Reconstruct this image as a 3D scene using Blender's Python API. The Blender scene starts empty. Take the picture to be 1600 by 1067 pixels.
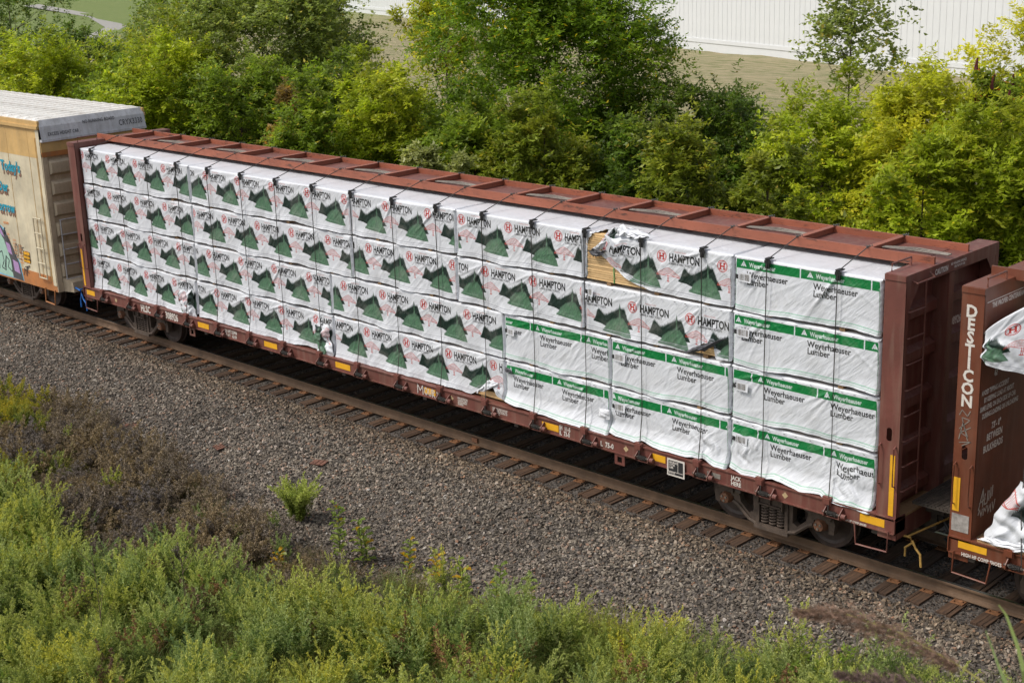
import bpy, math, random
import numpy as np
from mathutils import Vector, Matrix, geometry
random.seed(7); RNG = np.random.default_rng(7)
R = math.radians
SC = bpy.context.scene
COL = SC.collection

# ------------------------------------------------------------------ camera
cd = bpy.data.cameras.new('camera'); cam = bpy.data.objects.new('camera', cd); COL.objects.link(cam)
SC.camera = cam
CAMP = Vector((32.755, -19.134, 9.679)); YAW, PIT, ROL = -0.782, 0.2851, -0.0341
_d = Vector((math.sin(YAW)*math.cos(PIT), math.cos(YAW)*math.cos(PIT), -math.sin(PIT)))
_r0 = Vector((math.cos(YAW), -math.sin(YAW), 0)); _u0 = _r0.cross(_d)
_r = math.cos(ROL)*_r0 + math.sin(ROL)*_u0; _u = -math.sin(ROL)*_r0 + math.cos(ROL)*_u0
cam.matrix_world = Matrix(((_r.x, _u.x, -_d.x, CAMP.x), (_r.y, _u.y, -_d.y, CAMP.y), (_r.z, _u.z, -_d.z, CAMP.z), (0, 0, 0, 1)))
cd.sensor_width = 36; cd.lens = 2276.3/1600*36; cd.clip_end = 2000; cd.clip_start = .2
cd.dof.use_dof = True; cd.dof.focus_distance = 30; cd.dof.aperture_fstop = 6.3

# ------------------------------------------------------------------ light
SUN_EL, SUN_AZ = R(52), math.atan2(-.62, -.78)      # direction towards the sun, in x,y: (-.62,-.78)
w = bpy.data.worlds.new('World'); SC.world = w; w.use_nodes = True
nt = w.node_tree; bg = nt.nodes['Background']
sky = nt.nodes.new('ShaderNodeTexSky'); sky.sky_type = 'NISHITA'; sky.sun_disc = False
sky.sun_elevation = SUN_EL; sky.sun_rotation = SUN_AZ; sky.dust_density = 3; sky.air_density = 1
hs = nt.nodes.new('ShaderNodeHueSaturation'); hs.inputs['Saturation'].default_value = .35
nt.links.new(sky.outputs[0], hs.inputs['Color']); nt.links.new(hs.outputs[0], bg.inputs[0]); bg.inputs[1].default_value = .105
sd = bpy.data.lights.new('sun', 'SUN'); sd.energy = 1.5; sd.angle = R(12); sd.color = (1, .95, .86)
so = bpy.data.objects.new('sun', sd); COL.objects.link(so)
sdir = Vector((math.sin(SUN_AZ)*math.cos(SUN_EL), math.cos(SUN_AZ)*math.cos(SUN_EL), math.sin(SUN_EL)))
so.rotation_euler = sdir.to_track_quat('Z', 'Y').to_euler(); so.location = (0, -10, 40)
SC.view_settings.view_transform = 'Standard'; SC.view_settings.look = 'None'
SC.view_settings.exposure = 0.7; SC.view_settings.gamma = 1; SC.view_settings.use_curve_mapping = False
SC.cycles.max_bounces = 6; SC.cycles.transparent_max_bounces = 8

# ------------------------------------------------------------------ helpers
def srgb(r, g, b):
    f = lambda c: ((c/255)/12.92 if c/255 <= .04045 else ((c/255+.055)/1.055)**2.4)
    return (f(r), f(g), f(b), 1)

def tag(o, label=None, cat=None, group=None, kind=None):
    if label: o['label'] = label
    if cat: o['category'] = cat
    if group: o['group'] = group
    if kind: o['kind'] = kind
    return o

def empty(name, loc=(0, 0, 0), **k):
    o = bpy.data.objects.new(name, None); COL.objects.link(o); o.location = loc; o.empty_display_size = .3
    return tag(o, **k)

class MB:
    def __init__(s): s.v = []; s.f = []; s.m = []
    def add(s, vs, fs, m=0):
        b = len(s.v); s.v += [tuple(p) for p in vs]; s.f += [tuple(b+i for i in f) for f in fs]; s.m += [m]*len(fs); return s
    def box(s, x0, x1, y0, y1, z0, z1, m=0):
        return s.add([(x0,y0,z0),(x1,y0,z0),(x1,y1,z0),(x0,y1,z0),(x0,y0,z1),(x1,y0,z1),(x1,y1,z1),(x0,y1,z1)],
            [(0,3,2,1),(4,5,6,7),(0,1,5,4),(1,2,6,5),(2,3,7,6),(3,0,4,7)], m)
    def tube(s, pts, r, n=6, m=0, r1=None, cap=True):
        pts = [Vector(p) for p in pts]; vs = []; fs = []; k = len(pts)
        for i, p in enumerate(pts):
            t = (pts[min(i+1, k-1)]-pts[max(i-1, 0)]).normalized()
            a = t.cross(Vector((0, 0, 1)));
            if a.length < .05: a = t.cross(Vector((0, 1, 0)))
            a.normalize(); b = t.cross(a)
            rr = r if r1 is None else r+(r1-r)*i/(k-1)
            for j in range(n):
                an = 2*math.pi*j/n; vs.append(p+a*rr*math.cos(an)+b*rr*math.sin(an))
        for i in range(k-1):
            for j in range(n):
                j2 = (j+1) % n; fs.append((i*n+j, i*n+j2, (i+1)*n+j2, (i+1)*n+j))
        if cap: fs += [tuple(range(n))[::-1], tuple(range((k-1)*n, k*n))]
        return s.add(vs, fs, m)
    def cyl(s, a, b, r, n=12, m=0, r1=None): return s.tube([a, b], r, n, m, r1)
    def lathe(s, prof, axis_o, axis='y', n=24, m=0):   # prof: (offset along axis, radius)
        vs = []; fs = []
        for (o, r) in prof:
            for j in range(n):
                an = 2*math.pi*j/n; c, q = r*math.cos(an), r*math.sin(an)
                vs.append((axis_o[0]+c, axis_o[1]+o, axis_o[2]+q) if axis == 'y' else (axis_o[0]+o, axis_o[1]+c, axis_o[2]+q))
        for i in range(len(prof)-1):
            for j in range(n):
                j2 = (j+1) % n; fs.append((i*n+j, i*n+j2, (i+1)*n+j2, (i+1)*n+j))
        fs += [tuple(range(n)), tuple(range((len(prof)-1)*n, len(prof)*n))]
        return s.add(vs, fs, m)
    def plate(s, outer, holes, y0, y1, plane='xz', m=0):  # polygon with holes, extruded
        loops = [[Vector((a, b, 0)) for a, b in L] for L in [outer]+list(holes)]
        tris = geometry.tessellate_polygon(loops); flat = [p for L in loops for p in L]; n = len(flat)
        def P(p, t): return (p.x, t, p.y) if plane == 'xz' else ((t, p.x, p.y) if plane == 'yz' else (p.x, p.y, t))
        vs = [P(p, y0) for p in flat]+[P(p, y1) for p in flat]; fs = [tuple(t) for t in tris]+[tuple(i+n for i in t[::-1]) for t in tris]
        b = 0
        for L in loops:
            k = len(L)
            for i in range(k): fs.append((b+i, b+(i+1) % k, n+b+(i+1) % k, n+b+i))
            b += k
        return s.add(vs, fs, m)
    def mirror_x(s, L):
        s.v = [(L-x, y, z) for x, y, z in s.v]; s.f = [f[::-1] for f in s.f]; return s
    def mirror_y(s):
        s.v = [(x, -y, z) for x, y, z in s.v]; s.f = [f[::-1] for f in s.f]; return s
    def mesh(s, name, mats, smooth=False):
        me = bpy.data.meshes.new(name); me.from_pydata(s.v, [], s.f)
        for mt in (mats if isinstance(mats, (list, tuple)) else [mats]): me.materials.append(mt)
        if any(s.m): me.polygons.foreach_set('material_index', s.m)
        if smooth: me.polygons.foreach_set('use_smooth', [True]*len(s.f))
        me.update(); return me
    def obj(s, name, mats, parent=None, loc=(0, 0, 0), smooth=False, **k):
        return place(name, s.mesh(name, mats, smooth), parent, loc, **k)

def place(name, me, parent=None, loc=(0, 0, 0), rot=None, **k):
    o = bpy.data.objects.new(name, me); COL.objects.link(o); o.parent = parent; o.location = loc
    if rot is not None: o.rotation_euler = rot
    return tag(o, **k)

def npmesh(name, V, F, mats, cols=None, smooth=False, mi=None):
    """V (n,3), F (m,4) or (m,3)"""
    me = bpy.data.meshes.new(name); n, k = F.shape
    me.vertices.add(len(V)); me.vertices.foreach_set('co', np.ascontiguousarray(V, dtype=np.float32).ravel())
    me.loops.add(n*k); me.loops.foreach_set('vertex_index', F.astype(np.int32).ravel())
    me.polygons.add(n); me.polygons.foreach_set('loop_start', np.arange(0, n*k, k, dtype=np.int32))
    for mt in (mats if isinstance(mats, (list, tuple)) else [mats]): me.materials.append(mt)
    if mi is not None: me.polygons.foreach_set('material_index', mi.astype(np.int32))
    if smooth: me.polygons.foreach_set('use_smooth', np.ones(n, bool))
    me.update(calc_edges=True)
    if cols is not None:
        a = me.color_attributes.new('col', 'FLOAT_COLOR', 'POINT')
        c = np.ones((len(V), 4), np.float32); c[:, :3] = cols; a.data.foreach_set('color', c.ravel())
    return me

# ------------------------------------------------------------------ materials
def newmat(name):
    m = bpy.data.materials.new(name); m.use_nodes = True; nt = m.node_tree
    return m, nt, nt.nodes['Principled BSDF']
def N(nt, t, **k):
    n = nt.nodes.new('ShaderNode'+t)
    for a, b in k.items():
        if a in n.inputs.keys(): n.inputs[a].default_value = b
        else: setattr(n, a, b)
    return n
def noise(nt, scale, detail=4, rough=.6, vec=None, coord='Object'):
    n = N(nt, 'TexNoise'); n.inputs['Scale'].default_value = scale; n.inputs['Detail'].default_value = detail; n.inputs['Roughness'].default_value = rough
    if vec is None: vec = N(nt, 'TexCoord').outputs[coord]
    nt.links.new(vec, n.inputs['Vector']); return n.outputs['Fac']
def mapped(nt, scale, rot=None, coord='Object'):
    v = N(nt, 'TexCoord').outputs[coord]
    if rot:
        m0 = N(nt, 'Mapping'); m0.inputs['Rotation'].default_value = rot; nt.links.new(v, m0.inputs['Vector']); v = m0.outputs[0]
    mp = N(nt, 'Mapping'); mp.inputs['Scale'].default_value = scale
    nt.links.new(v, mp.inputs['Vector']); return mp.outputs[0]
def ramp(nt, fac, stops):
    r = N(nt, 'ValToRGB'); e = r.color_ramp.elements
    e[0].position, e[0].color = stops[0]; e[1].position, e[1].color = stops[1]
    for p, c in stops[2:]:
        q = e.new(p); q.color = c
    nt.links.new(fac, r.inputs[0]); return r.outputs[0]
def mix(nt, fac, a, b, mode='MIX'):
    m = N(nt, 'Mix', data_type='RGBA', blend_type=mode)
    for s, i in ((fac, 0), (a, 6), (b, 7)):
        if hasattr(s, 'is_linked') or isinstance(s, bpy.types.NodeSocket): nt.links.new(s, m.inputs[i])
        else: m.inputs[i].default_value = s
    return m.outputs[2]
def bump(nt, bs, h, strength=.3, dist=.01):
    b = N(nt, 'Bump'); b.inputs['Strength'].default_value = strength; b.inputs['Distance'].default_value = dist
    nt.links.new(h, b.inputs['Height']); nt.links.new(b.outputs[0], bs.inputs['Normal'])
def dark(c, k): return (c[0]*k, c[1]*k, c[2]*k, 1)

def paint(name, c, wear=.5, rough=.55, rust=(.09, .035, .015, 1), dust=(.22, .17, .13, 1)):
    m, nt, bs = newmat(name)
    a = noise(nt, 1.3, 5, .65); b = noise(nt, 14, 6, .7); st = noise(nt, 3, 5, .6, mapped(nt, (3, 3, .35)))
    c1 = ramp(nt, a, [(.3, dark(c, .72)), (.7, dark(c, 1.2))])
    f1 = ramp(nt, b, [(.62-.06*wear, (0, 0, 0, 1)), (.72, (wear, wear, wear, 1))])
    c2 = mix(nt, f1, c1, rust)
    f2 = ramp(nt, st, [(.46, (0, 0, 0, 1)), (.75, (wear*.75,)*3+(1,))])
    c3 = mix(nt, f2, c2, dust)
    nt.links.new(c3, bs.inputs['Base Color']); bs.inputs['Roughness'].default_value = rough
    bump(nt, bs, b, .15, .004); return m
def scraped(name, c):
    m, nt, bs = newmat(name)
    a = noise(nt, 1.1, 5, .65); b = noise(nt, 1.0, 6, .75, mapped(nt, (3, 20, 14))); e = noise(nt, 22, 5, .7)
    c1 = ramp(nt, a, [(.3, dark(c, .75)), (.7, dark(c, 1.2))])
    c2 = mix(nt, ramp(nt, b, [(.56, (0, 0, 0, 1)), (.66, (.85, .85, .85, 1))]), c1, (.035, .018, .013, 1))
    c3 = mix(nt, ramp(nt, e, [(.60, (0, 0, 0, 1)), (.7, (.5, .5, .5, 1))]), c2, (.11, .045, .025, 1))
    nt.links.new(c3, bs.inputs['Base Color']); bs.inputs['Roughness'].default_value = .5; bump(nt, bs, b, .2, .004); return m
def plain(name, c, rough=.6, var=.25, scale=8, metal=0, bumpd=.003):
    m, nt, bs = newmat(name); a = noise(nt, scale, 5, .65)
    nt.links.new(ramp(nt, a, [(.3, dark(c, 1-var)), (.7, dark(c, 1+var))]), bs.inputs['Base Color'])
    bs.inputs['Roughness'].default_value = rough; bs.inputs['Metallic'].default_value = metal
    bump(nt, bs, a, .3, bumpd); return m

M = {}
M['red'] = paint('oxide_red_paint', (.15, .048, .036, 1), .6, dust=(.24, .16, .12, 1))
M['redtop'] = scraped('chord_red_paint', (.29, .088, .048, 1))
M['brown'] = paint('brown_car_paint', (.15, .042, .02, 1), .25, .45)
M['steel_dark'] = plain('grimy_steel', (.05, .038, .03, 1), .7, .5, 10)
M['truck'] = plain('truck_casting', (.085, .06, .045, 1), .8, .4, 9)
M['wheel'] = plain('wheel_steel', (.045, .028, .022, 1), .6, .4, 6)
M['bearing'] = plain('bearing_cap', (.19, .085, .045, 1), .6, .3, 20)
M['chrome'] = plain('bolt_steel', (.4, .38, .36, 1), .4, .2, 20, .8)
M['cable'] = plain('cable_steel', (.06, .055, .05, 1), .5, .3, 60, .3)
M['black'] = plain('black_plastic', (.015, .015, .016, 1), .5, .2, 20)
M['yellow'] = plain('yellow_reflector', (.75, .38, .02, 1), .45, .1, 9)
M['stencil'] = plain('stencil_white', (.62, .57, .52, 1), .7, .2, 40)
M['greyband'] = plain('primer_grey', (.3, .27, .25, 1), .7, .4, 12)
M['consol'] = plain('black_panel_paint', (.02, .02, .022, 1), .6, .2, 20)
M['plate_tan'] = plain('tan_label', (.45, .33, .18, 1), .7, .2, 20)
M['blue'] = plain('blue_lever', (.01, .12, .42, 1), .5, .2, 20)
M['lever_yel'] = plain('lever_yellow', (.5, .3, .08, 1), .6, .3, 20)
M['rail'] = plain('rail_side', (.13, .078, .045, 1), .75, .3, 5)
M['railtop'] = plain('rail_running_surface', (.28, .27, .27, 1), .28, .1, 4, .9, .0005)
M['plate_loose'] = plain('loose_plate_rust', (.13, .058, .038, 1), .9, .4, 12)
M['tieplate'] = plain('rusty_plate', (.20, .088, .036, 1), .85, .5, 15)
M['strap'] = plain('grey_strap', (.21, .185, .16, 1), .8, .3, 15)
M['greenstrap'] = plain('green_band', (.02, .3, .08, 1), .4, .1, 9)

def wood(name, c1, c2, sc=(1, 12, 12), rough=.75):
    m, nt, bs = newmat(name); v = mapped(nt, sc); a = noise(nt, 3, 6, .7, v)
    oi = N(nt, 'ObjectInfo'); c = ramp(nt, a, [(.3, c1), (.7, c2)])
    mm = N(nt, 'Math', operation='MULTIPLY_ADD'); mm.inputs[1].default_value = .5; mm.inputs[2].default_value = .75
    nt.links.new(oi.outputs['Random'], mm.inputs[0])
    c = mix(nt, 1.0, c, mm.outputs[0], 'MULTIPLY')
    nt.links.new(c, bs.inputs['Base Color']); bs.inputs['Roughness'].default_value = rough; bump(nt, bs, a, .5, .006); return m
M['lumber'] = wood('spruce_lumber', (.54, .33, .145, 1), (.70, .50, .26, 1), (.8, 9, 14))
M['dunnage'] = wood('dunnage_wood', (.19, .11, .055, 1), (.36, .22, .11, 1))
M['tie'] = wood('creosoted_tie', (.018, .010, .006, 1), (.115, .062, .034, 1), (14, 1, 14), .85)
M['deckwood'] = wood('deck_board', (.3, .17, .08, 1), (.48, .3, .15, 1), (1, 9, 9))

# ------------------------------------------------------------------ printed wrap images, rasterised here
def text_tris(s, size=1, xs=1, bold=0, sp=1, align='LEFT', res=3, shear=0):
    cu = bpy.data.curves.new('t', 'FONT'); cu.body = s; cu.size = size; cu.offset = bold; cu.space_character = sp; cu.align_x = align; cu.resolution_u = res; cu.shear = shear
    o = bpy.data.objects.new('t', cu); me = bpy.data.meshes.new_from_object(o)
    V = np.array([(v.co.x*xs, v.co.y) for v in me.vertices]).reshape(-1, 2); F = [tuple(p.vertices) for p in me.polygons]
    bpy.data.objects.remove(o); bpy.data.curves.remove(cu); bpy.data.meshes.remove(me); return V, F
class Canvas:
    def __init__(s, wm, hm, W, H):
        s.wm, s.hm, s.W, s.H = wm, hm, W, H; s.a = np.ones((H, W, 3), np.float32)
    def poly(s, pts, c, wrap=True):
        pts = np.asarray(pts, float)
        for off in ((-s.wm, 0, s.wm) if wrap else (0,)):
            P = (pts+[off, 0])*[s.W/s.wm, s.H/s.hm]
            if P[:, 0].max() < 0 or P[:, 0].min() > s.W: continue
            y0 = max(int(math.ceil(P[:, 1].min()-.5)), 0); y1 = min(int(P[:, 1].max()-.5)+1, s.H)
            Q = np.roll(P, -1, 0)
            for y in range(y0, y1):
                yc = y+.5; k = (P[:, 1] <= yc) != (Q[:, 1] <= yc)
                if not k.any(): continue
                p, q = P[k], Q[k]; xs = np.sort(p[:, 0]+(yc-p[:, 1])/(q[:, 1]-p[:, 1])*(q[:, 0]-p[:, 0]))
                for i in range(0, len(xs)-1, 2):
                    a = max(int(xs[i]+.5), 0); b = min(int(xs[i+1]+.5), s.W)
                    if b > a: s.a[y, a:b] = c
    def line(s, a, b, w, c):
        a = np.array(a, float); b = np.array(b, float); d = b-a; n = np.array([-d[1], d[0]])/max(np.hypot(*d), 1e-6)*w/2
        s.poly([a+n, b+n, b-n, a-n], c)
    def circle(s, x, y, r, c, n=40): s.poly([(x+r*math.cos(t), y+r*math.sin(t)) for t in np.linspace(0, 2*math.pi, n, endpoint=False)], c)
    def text(s, t, x, y, size, c, xs=1, bold=0, sp=1, align='LEFT', shear=0):
        V, F = text_tris(t, size, xs, bold, sp, align, 3, shear)
        for f in F: s.poly(V[list(f)]+[x, y], c)
    def image(s, name):
        a = s.a.reshape(s.H//2, 2, s.W//2, 2, 3).mean((1, 3)); h, w_ = a.shape[:2]
        im = bpy.data.images.new(name, w_, h); px = np.ones((h, w_, 4), np.float32); px[..., :3] = a
        im.pixels.foreach_set(px.ravel()); im.update(); im.pack(); return im

def jag(pts, step, amp, rng, up=True):
    """add conifer spikes along a polyline"""
    out = []
    for (a, b) in zip(pts[:-1], pts[1:]):
        L = math.hypot(b[0]-a[0], b[1]-a[1]); n = max(int(L/step), 1)
        for i in range(n):
            t = i/n; x = a[0]+(b[0]-a[0])*t; y = a[1]+(b[1]-a[1])*t
            out.append((x, y-amp*.3)); k = rng.uniform(.5, 1.4)
            out.append((x+step*.5, y+(b[1]-a[1])*.5/n+amp*k))
    out.append(pts[-1]); return out
PER = 1.195; TH = .86
def hampton_image():
    C = Canvas(PER, TH, 1840, 1324); rng = random.Random(3)
    cx, cz = .78, .64
    DG, LG, RD, BK = (.135, .215, .185), (.385, .525, .41), (.84, .17, .13), (.14, .14, .15)
    S = 1.0
    def q(x, z): return (cx+x*S, cz+z*S)
    dark_ = jag([q(-.86, -.36), q(-.83, -.33), q(-.80, -.27), q(-.765, -.175), q(-.735, -.15), q(-.70, -.17), q(-.673, -.19), q(-.62, -.235), q(-.55, -.225), q(-.466, -.17), q(-.40, -.14), q(-.34, -.11), q(-.29, -.08)], .013, .034, rng)
    dark_ += [q(-.285, -.03), q(-.275, .02), q(-.265, -.03)] + jag([q(-.255, -.07), q(-.23, -.07), q(-.176, -.08), q(-.145, -.15), q(-.114, -.23), q(-.07, -.295), q(-.02, -.36)], .013, .034, rng)
    dark_ += [q(.01, -.39), q(-.08, -.40), q(-.3, -.44), q(-.55, -.43), q(-.70, -.39), q(-.86, -.375)]
    C.poly(dark_, DG)
    for k in range(60):
        x = rng.uniform(-.8, -.1); z = rng.uniform(-.36, -.15)
        if z < -.12-abs(x+.28)*.3: C.poly([q(x-.008, z-.03), q(x, z+.03), q(x+.008, z-.03)], (.165, .255, .215))
    light = [q(-.66, -.505)] + jag([q(-.65, -.49), q(-.60, -.455), q(-.57, -.385), q(-.486, -.32), q(-.43, -.28), q(-.34, -.26), q(-.30, -.235)], .013, .024, rng)
    light += [q(-.287, -.13), q(-.277, .03), q(-.267, -.13), q(-.255, -.22)] + jag([q(-.24, -.24), q(-.207, -.235), q(-.176, -.27), q(-.134, -.31), q(-.093, -.39), q(-.05, -.45)], .013, .024, rng)
    light += [q(-.01, -.54), q(-.12, -.545), q(-.34, -.535), q(-.55, -.52)]
    C.poly(light, LG)
    for k in range(70):
        x = rng.uniform(-.6, -.1); z = rng.uniform(-.5, -.27)
        if z < -.24-abs(x+.3)*.8: C.poly([q(x-.012, z-.03), q(x, z+.035), q(x+.012, z-.03)], (.41, .585, .44))
    C.text('Hampton Forests', q(-.56, -.5)[0], q(0, -.49)[1], .05, (.62, .74, .63), .9, 0, 1, 'LEFT', .4)
    # badge
    C.circle(cx, cz, .098, RD); C.circle(cx, cz, .086, (1, 1, 1)); C.circle(cx, cz, .078, RD, 40); C.circle(cx, cz, .073, (1, 1, 1))
    for sx in (-1, 1):
        C.poly([q(sx*.034-.013, -.045), q(sx*.034+.013, -.045), q(sx*.034+.013, .045), q(sx*.034-.013, .045)], RD)
        for sz in (-1, 1): C.poly([q(sx*.034-.023, sz*.045-.009), q(sx*.034+.023, sz*.045-.009), q(sx*.034+.023, sz*.045+.009), q(sx*.034-.023, sz*.045+.009)], RD)
    C.poly([q(-.03, -.012), q(.03, -.012), q(.03, .012), q(-.03, .012)], RD)
    C.text('HAMPTON', q(.15, 0)[0], q(0, -.062)[1], .184, BK, .68, .0066, 1.0)
    C.text('LUMBER & FAMILY FORESTS', q(.155, 0)[0], q(0, -.115)[1], .054, (.28, .28, .29), .70, .0012, 1.0)
    C.text('Established Quality', q(.26, 0)[0], q(0, .09)[1], .04, (.9, .6, .57), .75, 0, 1, 'LEFT', .3)
    # bridge
    w_ = .005; BR = (.88, .33, .29)
    top = [(-.10, -.29), (-.02, -.245), (.06, -.20), (.13, -.175), (.20, -.20), (.28, -.25), (.36, -.30)]
    bot = [(-.10, -.315), (.04, -.30), (.13, -.27), (.22, -.30), (.36, -.325)]
    for L in (top, bot, [(-.1, -.305), (.36, -.312)]):
        for a, b in zip(L[:-1], L[1:]): C.line(q(*a), q(*b), w_*1.3, BR)
    for i in range(24):
        x = -.10+i*.46/24; t = np.interp(x, [p[0] for p in top], [p[1] for p in top]); b = np.interp(x, [p[0] for p in bot], [p[1] for p in bot])
        C.line(q(x, b), q(x, t), w_*.55, BR); C.line(q(x, b), q(x+.019, t), w_*.5, BR)
    for dx in (-.012, .012): C.line(q(.13+dx, -.29), q(.13+dx*.6, -.40), w_*1.6, BR)
    C.line(q(.105, -.40), q(.155, -.40), .012, BR); C.line(q(.11, -.345), q(.15, -.345), .006, BR)
    return C.image('tree_print')
def timber_image():
    C = Canvas(PER, TH, 1840, 1324); G = (.05, .55, .27); BK = (.16, .16, .17)
    C.poly([(0, .618), (PER, .618), (PER, .758), (0, .758)], G, False)
    C.poly([(-.01, .61), (.011, .61), (.011, .77), (-.01, .77)], (1, 1, 1))
    x = .17
    C.poly([(x-.052, .65), (x, .742), (x+.052, .65)], (1, 1, 1)); C.poly([(x-.028, .648), (x, .706), (x+.028, .648)], G)
    C.poly([(x-.006, .65), (x+.006, .65), (x+.006, .69), (x-.006, .69)], (1, 1, 1)); C.poly([(x-.02, .66), (x, .70), (x+.02, .66)], (1, 1, 1))
    C.text('Weyerhaeuser', x+.10, .652, .10, (.93, .97, .93), .80, .0030, 1.0)
    C.text('Weyerhaeuser', x+.06, .485, .135, BK, .92, .0032, 1.0)
    C.text('Lumber', x+.06, .375, .135, BK, .92, .0032, 1.0)
    return C.image('band_print')
IMG = {'tree': hampton_image(), 'band': timber_image()}

def wrap_mat(name, img, hem, seed):
    m, nt, bs = newmat(name)
    uv = N(nt, 'UVMap', uv_map='print'); im = N(nt, 'TexImage'); im.image = img; im.extension = 'REPEAT'; im.interpolation = 'Linear'
    nt.links.new(uv.outputs[0], im.inputs[0])
    base = mix(nt, 1.0, im.outputs[0], (.625, .64, .68, 1), 'MULTIPLY')
    u2 = N(nt, 'UVMap', uv_map='true'); sx = N(nt, 'SeparateXYZ'); nt.links.new(u2.outputs[0], sx.inputs[0])
    wob = noise(nt, .9, 2, .5, u2.outputs[0])
    wv = N(nt, 'Math', operation='MULTIPLY_ADD'); wv.inputs[1].default_value = -.03; nt.links.new(wob, wv.inputs[0]); nt.links.new(sx.outputs[1], wv.inputs[2])
    tot = None
    for z in (.022, .052, .062):
        c = N(nt, 'Math', operation='COMPARE'); c.inputs[1].default_value = z; c.inputs[2].default_value = .0028; nt.links.new(wv.outputs[0], c.inputs[0])
        if tot is None: tot = c.outputs[0]
        else:
            a = N(nt, 'Math', operation='MAXIMUM'); nt.links.new(tot, a.inputs[0]); nt.links.new(c.outputs[0], a.inputs[1]); tot = a.outputs[0]
    base = mix(nt, tot, base, hem)
    dirt = noise(nt, 2.2, 6, .75); base = mix(nt, ramp(nt, dirt, [(.48, (0, 0, 0, 1)), (.85, (.38, .38, .38, 1))]), base, (.40, .38, .35, 1))
    # woven slit film: fold relief at three scales, stretched along the pull of the straps
    f1 = noise(nt, 1.0, 5, .55, mapped(nt, (1.6, 3, 13), (0, R(40), 0)))
    f2 = noise(nt, 1.0, 4, .6, mapped(nt, (5, 6, 26), (0, R(62), 0)))
    f3 = noise(nt, 9, 5, .6)
    msk = ramp(nt, noise(nt, .8, 3, .6), [(.40, (.12,)*3+(1,)), (.66, (1, 1, 1, 1))])
    f1m = N(nt, 'Math', operation='MULTIPLY'); nt.links.new(f1, f1m.inputs[0]); nt.links.new(msk, f1m.inputs[1]); f1 = f1m.outputs[0]
    a = N(nt, 'Math', operation='MULTIPLY_ADD'); a.inputs[1].default_value = .28; nt.links.new(f2, a.inputs[0]); nt.links.new(f1, a.inputs[2])
    b = N(nt, 'Math', operation='MULTIPLY_ADD'); b.inputs[1].default_value = .12; nt.links.new(f3, b.inputs[0]); nt.links.new(a.outputs[0], b.inputs[2])
    bump(nt, bs, b.outputs[0], .5, .05)
    nt.links.new(base, bs.inputs['Base Color']); bs.inputs['Roughness'].default_value = .36
    return m
M['wrap_tree'] = wrap_mat('tree_printed_wrap', IMG['tree'], (.33, .34, .38, 1), 1)
M['wrap_band'] = wrap_mat('band_printed_wrap', IMG['band'], (.12, .42, .24, 1), 2)
M['wrap_under'] = plain('wrap_underside', (.07, .07, .08, 1), .6, .3, 8)
M['wrap_white'] = plain('wrap_white', (.70, .71, .75, 1), .45, .08, 6, 0, .01)

def stencil(parent, s, x, z, size, y=-1.376, xs=.8, bold=.004, mat=None, name='stencil', axis='y', align='LEFT', x0=0):
    V, F = text_tris(s, size, xs, size*.034, 1.05, align, 2)
    if len(V) == 0: return
    vs = [(x+a, y, z+b) for a, b in V] if axis == 'y' else [(x0, x+a, z+b) for a, b in V]
    mb = MB(); mb.add(vs, F); return mb.obj(name, mat or M['stencil'], parent)
# ------------------------------------------------------------------ ground
def sstep(a, b, x):
    t = np.clip((x-a)/(b-a), 0, 1); return t*t*(3-2*t)
def terrain(x, y):
    x = np.asarray(x, float); y = np.asarray(y, float)
    z = -.24-.62*sstep(1.7, 4.2, -y)-.25*sstep(4.2, 12, -y)
    z = np.where(y > 0, -.24-.6*sstep(1.8, 3.6, y)+.95*sstep(30, 55, y-(-.35)*(x+20)*.0)+.5*sstep(60, 160, y), z)
    z = z+.05*np.sin(x*.9+y*.7)*sstep(2.5, 4, np.abs(y))+.06*np.sin(x*.37-y*.5+2)*sstep(3, 6, np.abs(y))
    d = np.hypot(x-CAMP.x, y-CAMP.y)
    return np.maximum(z, np.where(d < 14, np.minimum(4.4, 4.5-.5*(d-4.5)), -9))
def lin(*seg):
    o = []
    for a, b, n in seg: o += list(np.linspace(a, b, n, endpoint=False))
    return np.array(o+[seg[-1][1]])
gx = lin((-420, -60, 24), (-60, -12, 24), (-12, 40, 130), (40, 300, 26)); gy = lin((-80, -20, 12), (-20, 6, 104), (6, 60, 54), (60, 460, 30))
X, Y = np.meshgrid(gx, gy); Z = terrain(X, Y); nx, ny = len(gx), len(gy)
idx = np.arange(nx*ny).reshape(ny, nx)
F = np.stack([idx[:-1, :-1], idx[:-1, 1:], idx[1:, 1:], idx[1:, :-1]], -1).reshape(-1, 4)
fcx = ((X[:-1, :-1]+X[1:, 1:])/2).ravel(); fcy = ((Y[:-1, :-1]+Y[1:, 1:])/2).ravel()
mi = np.where(fcy > 24, 2, np.where((fcy > 3.4) | (fcy < -4.6+.0*fcx), 1, 0))
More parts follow.
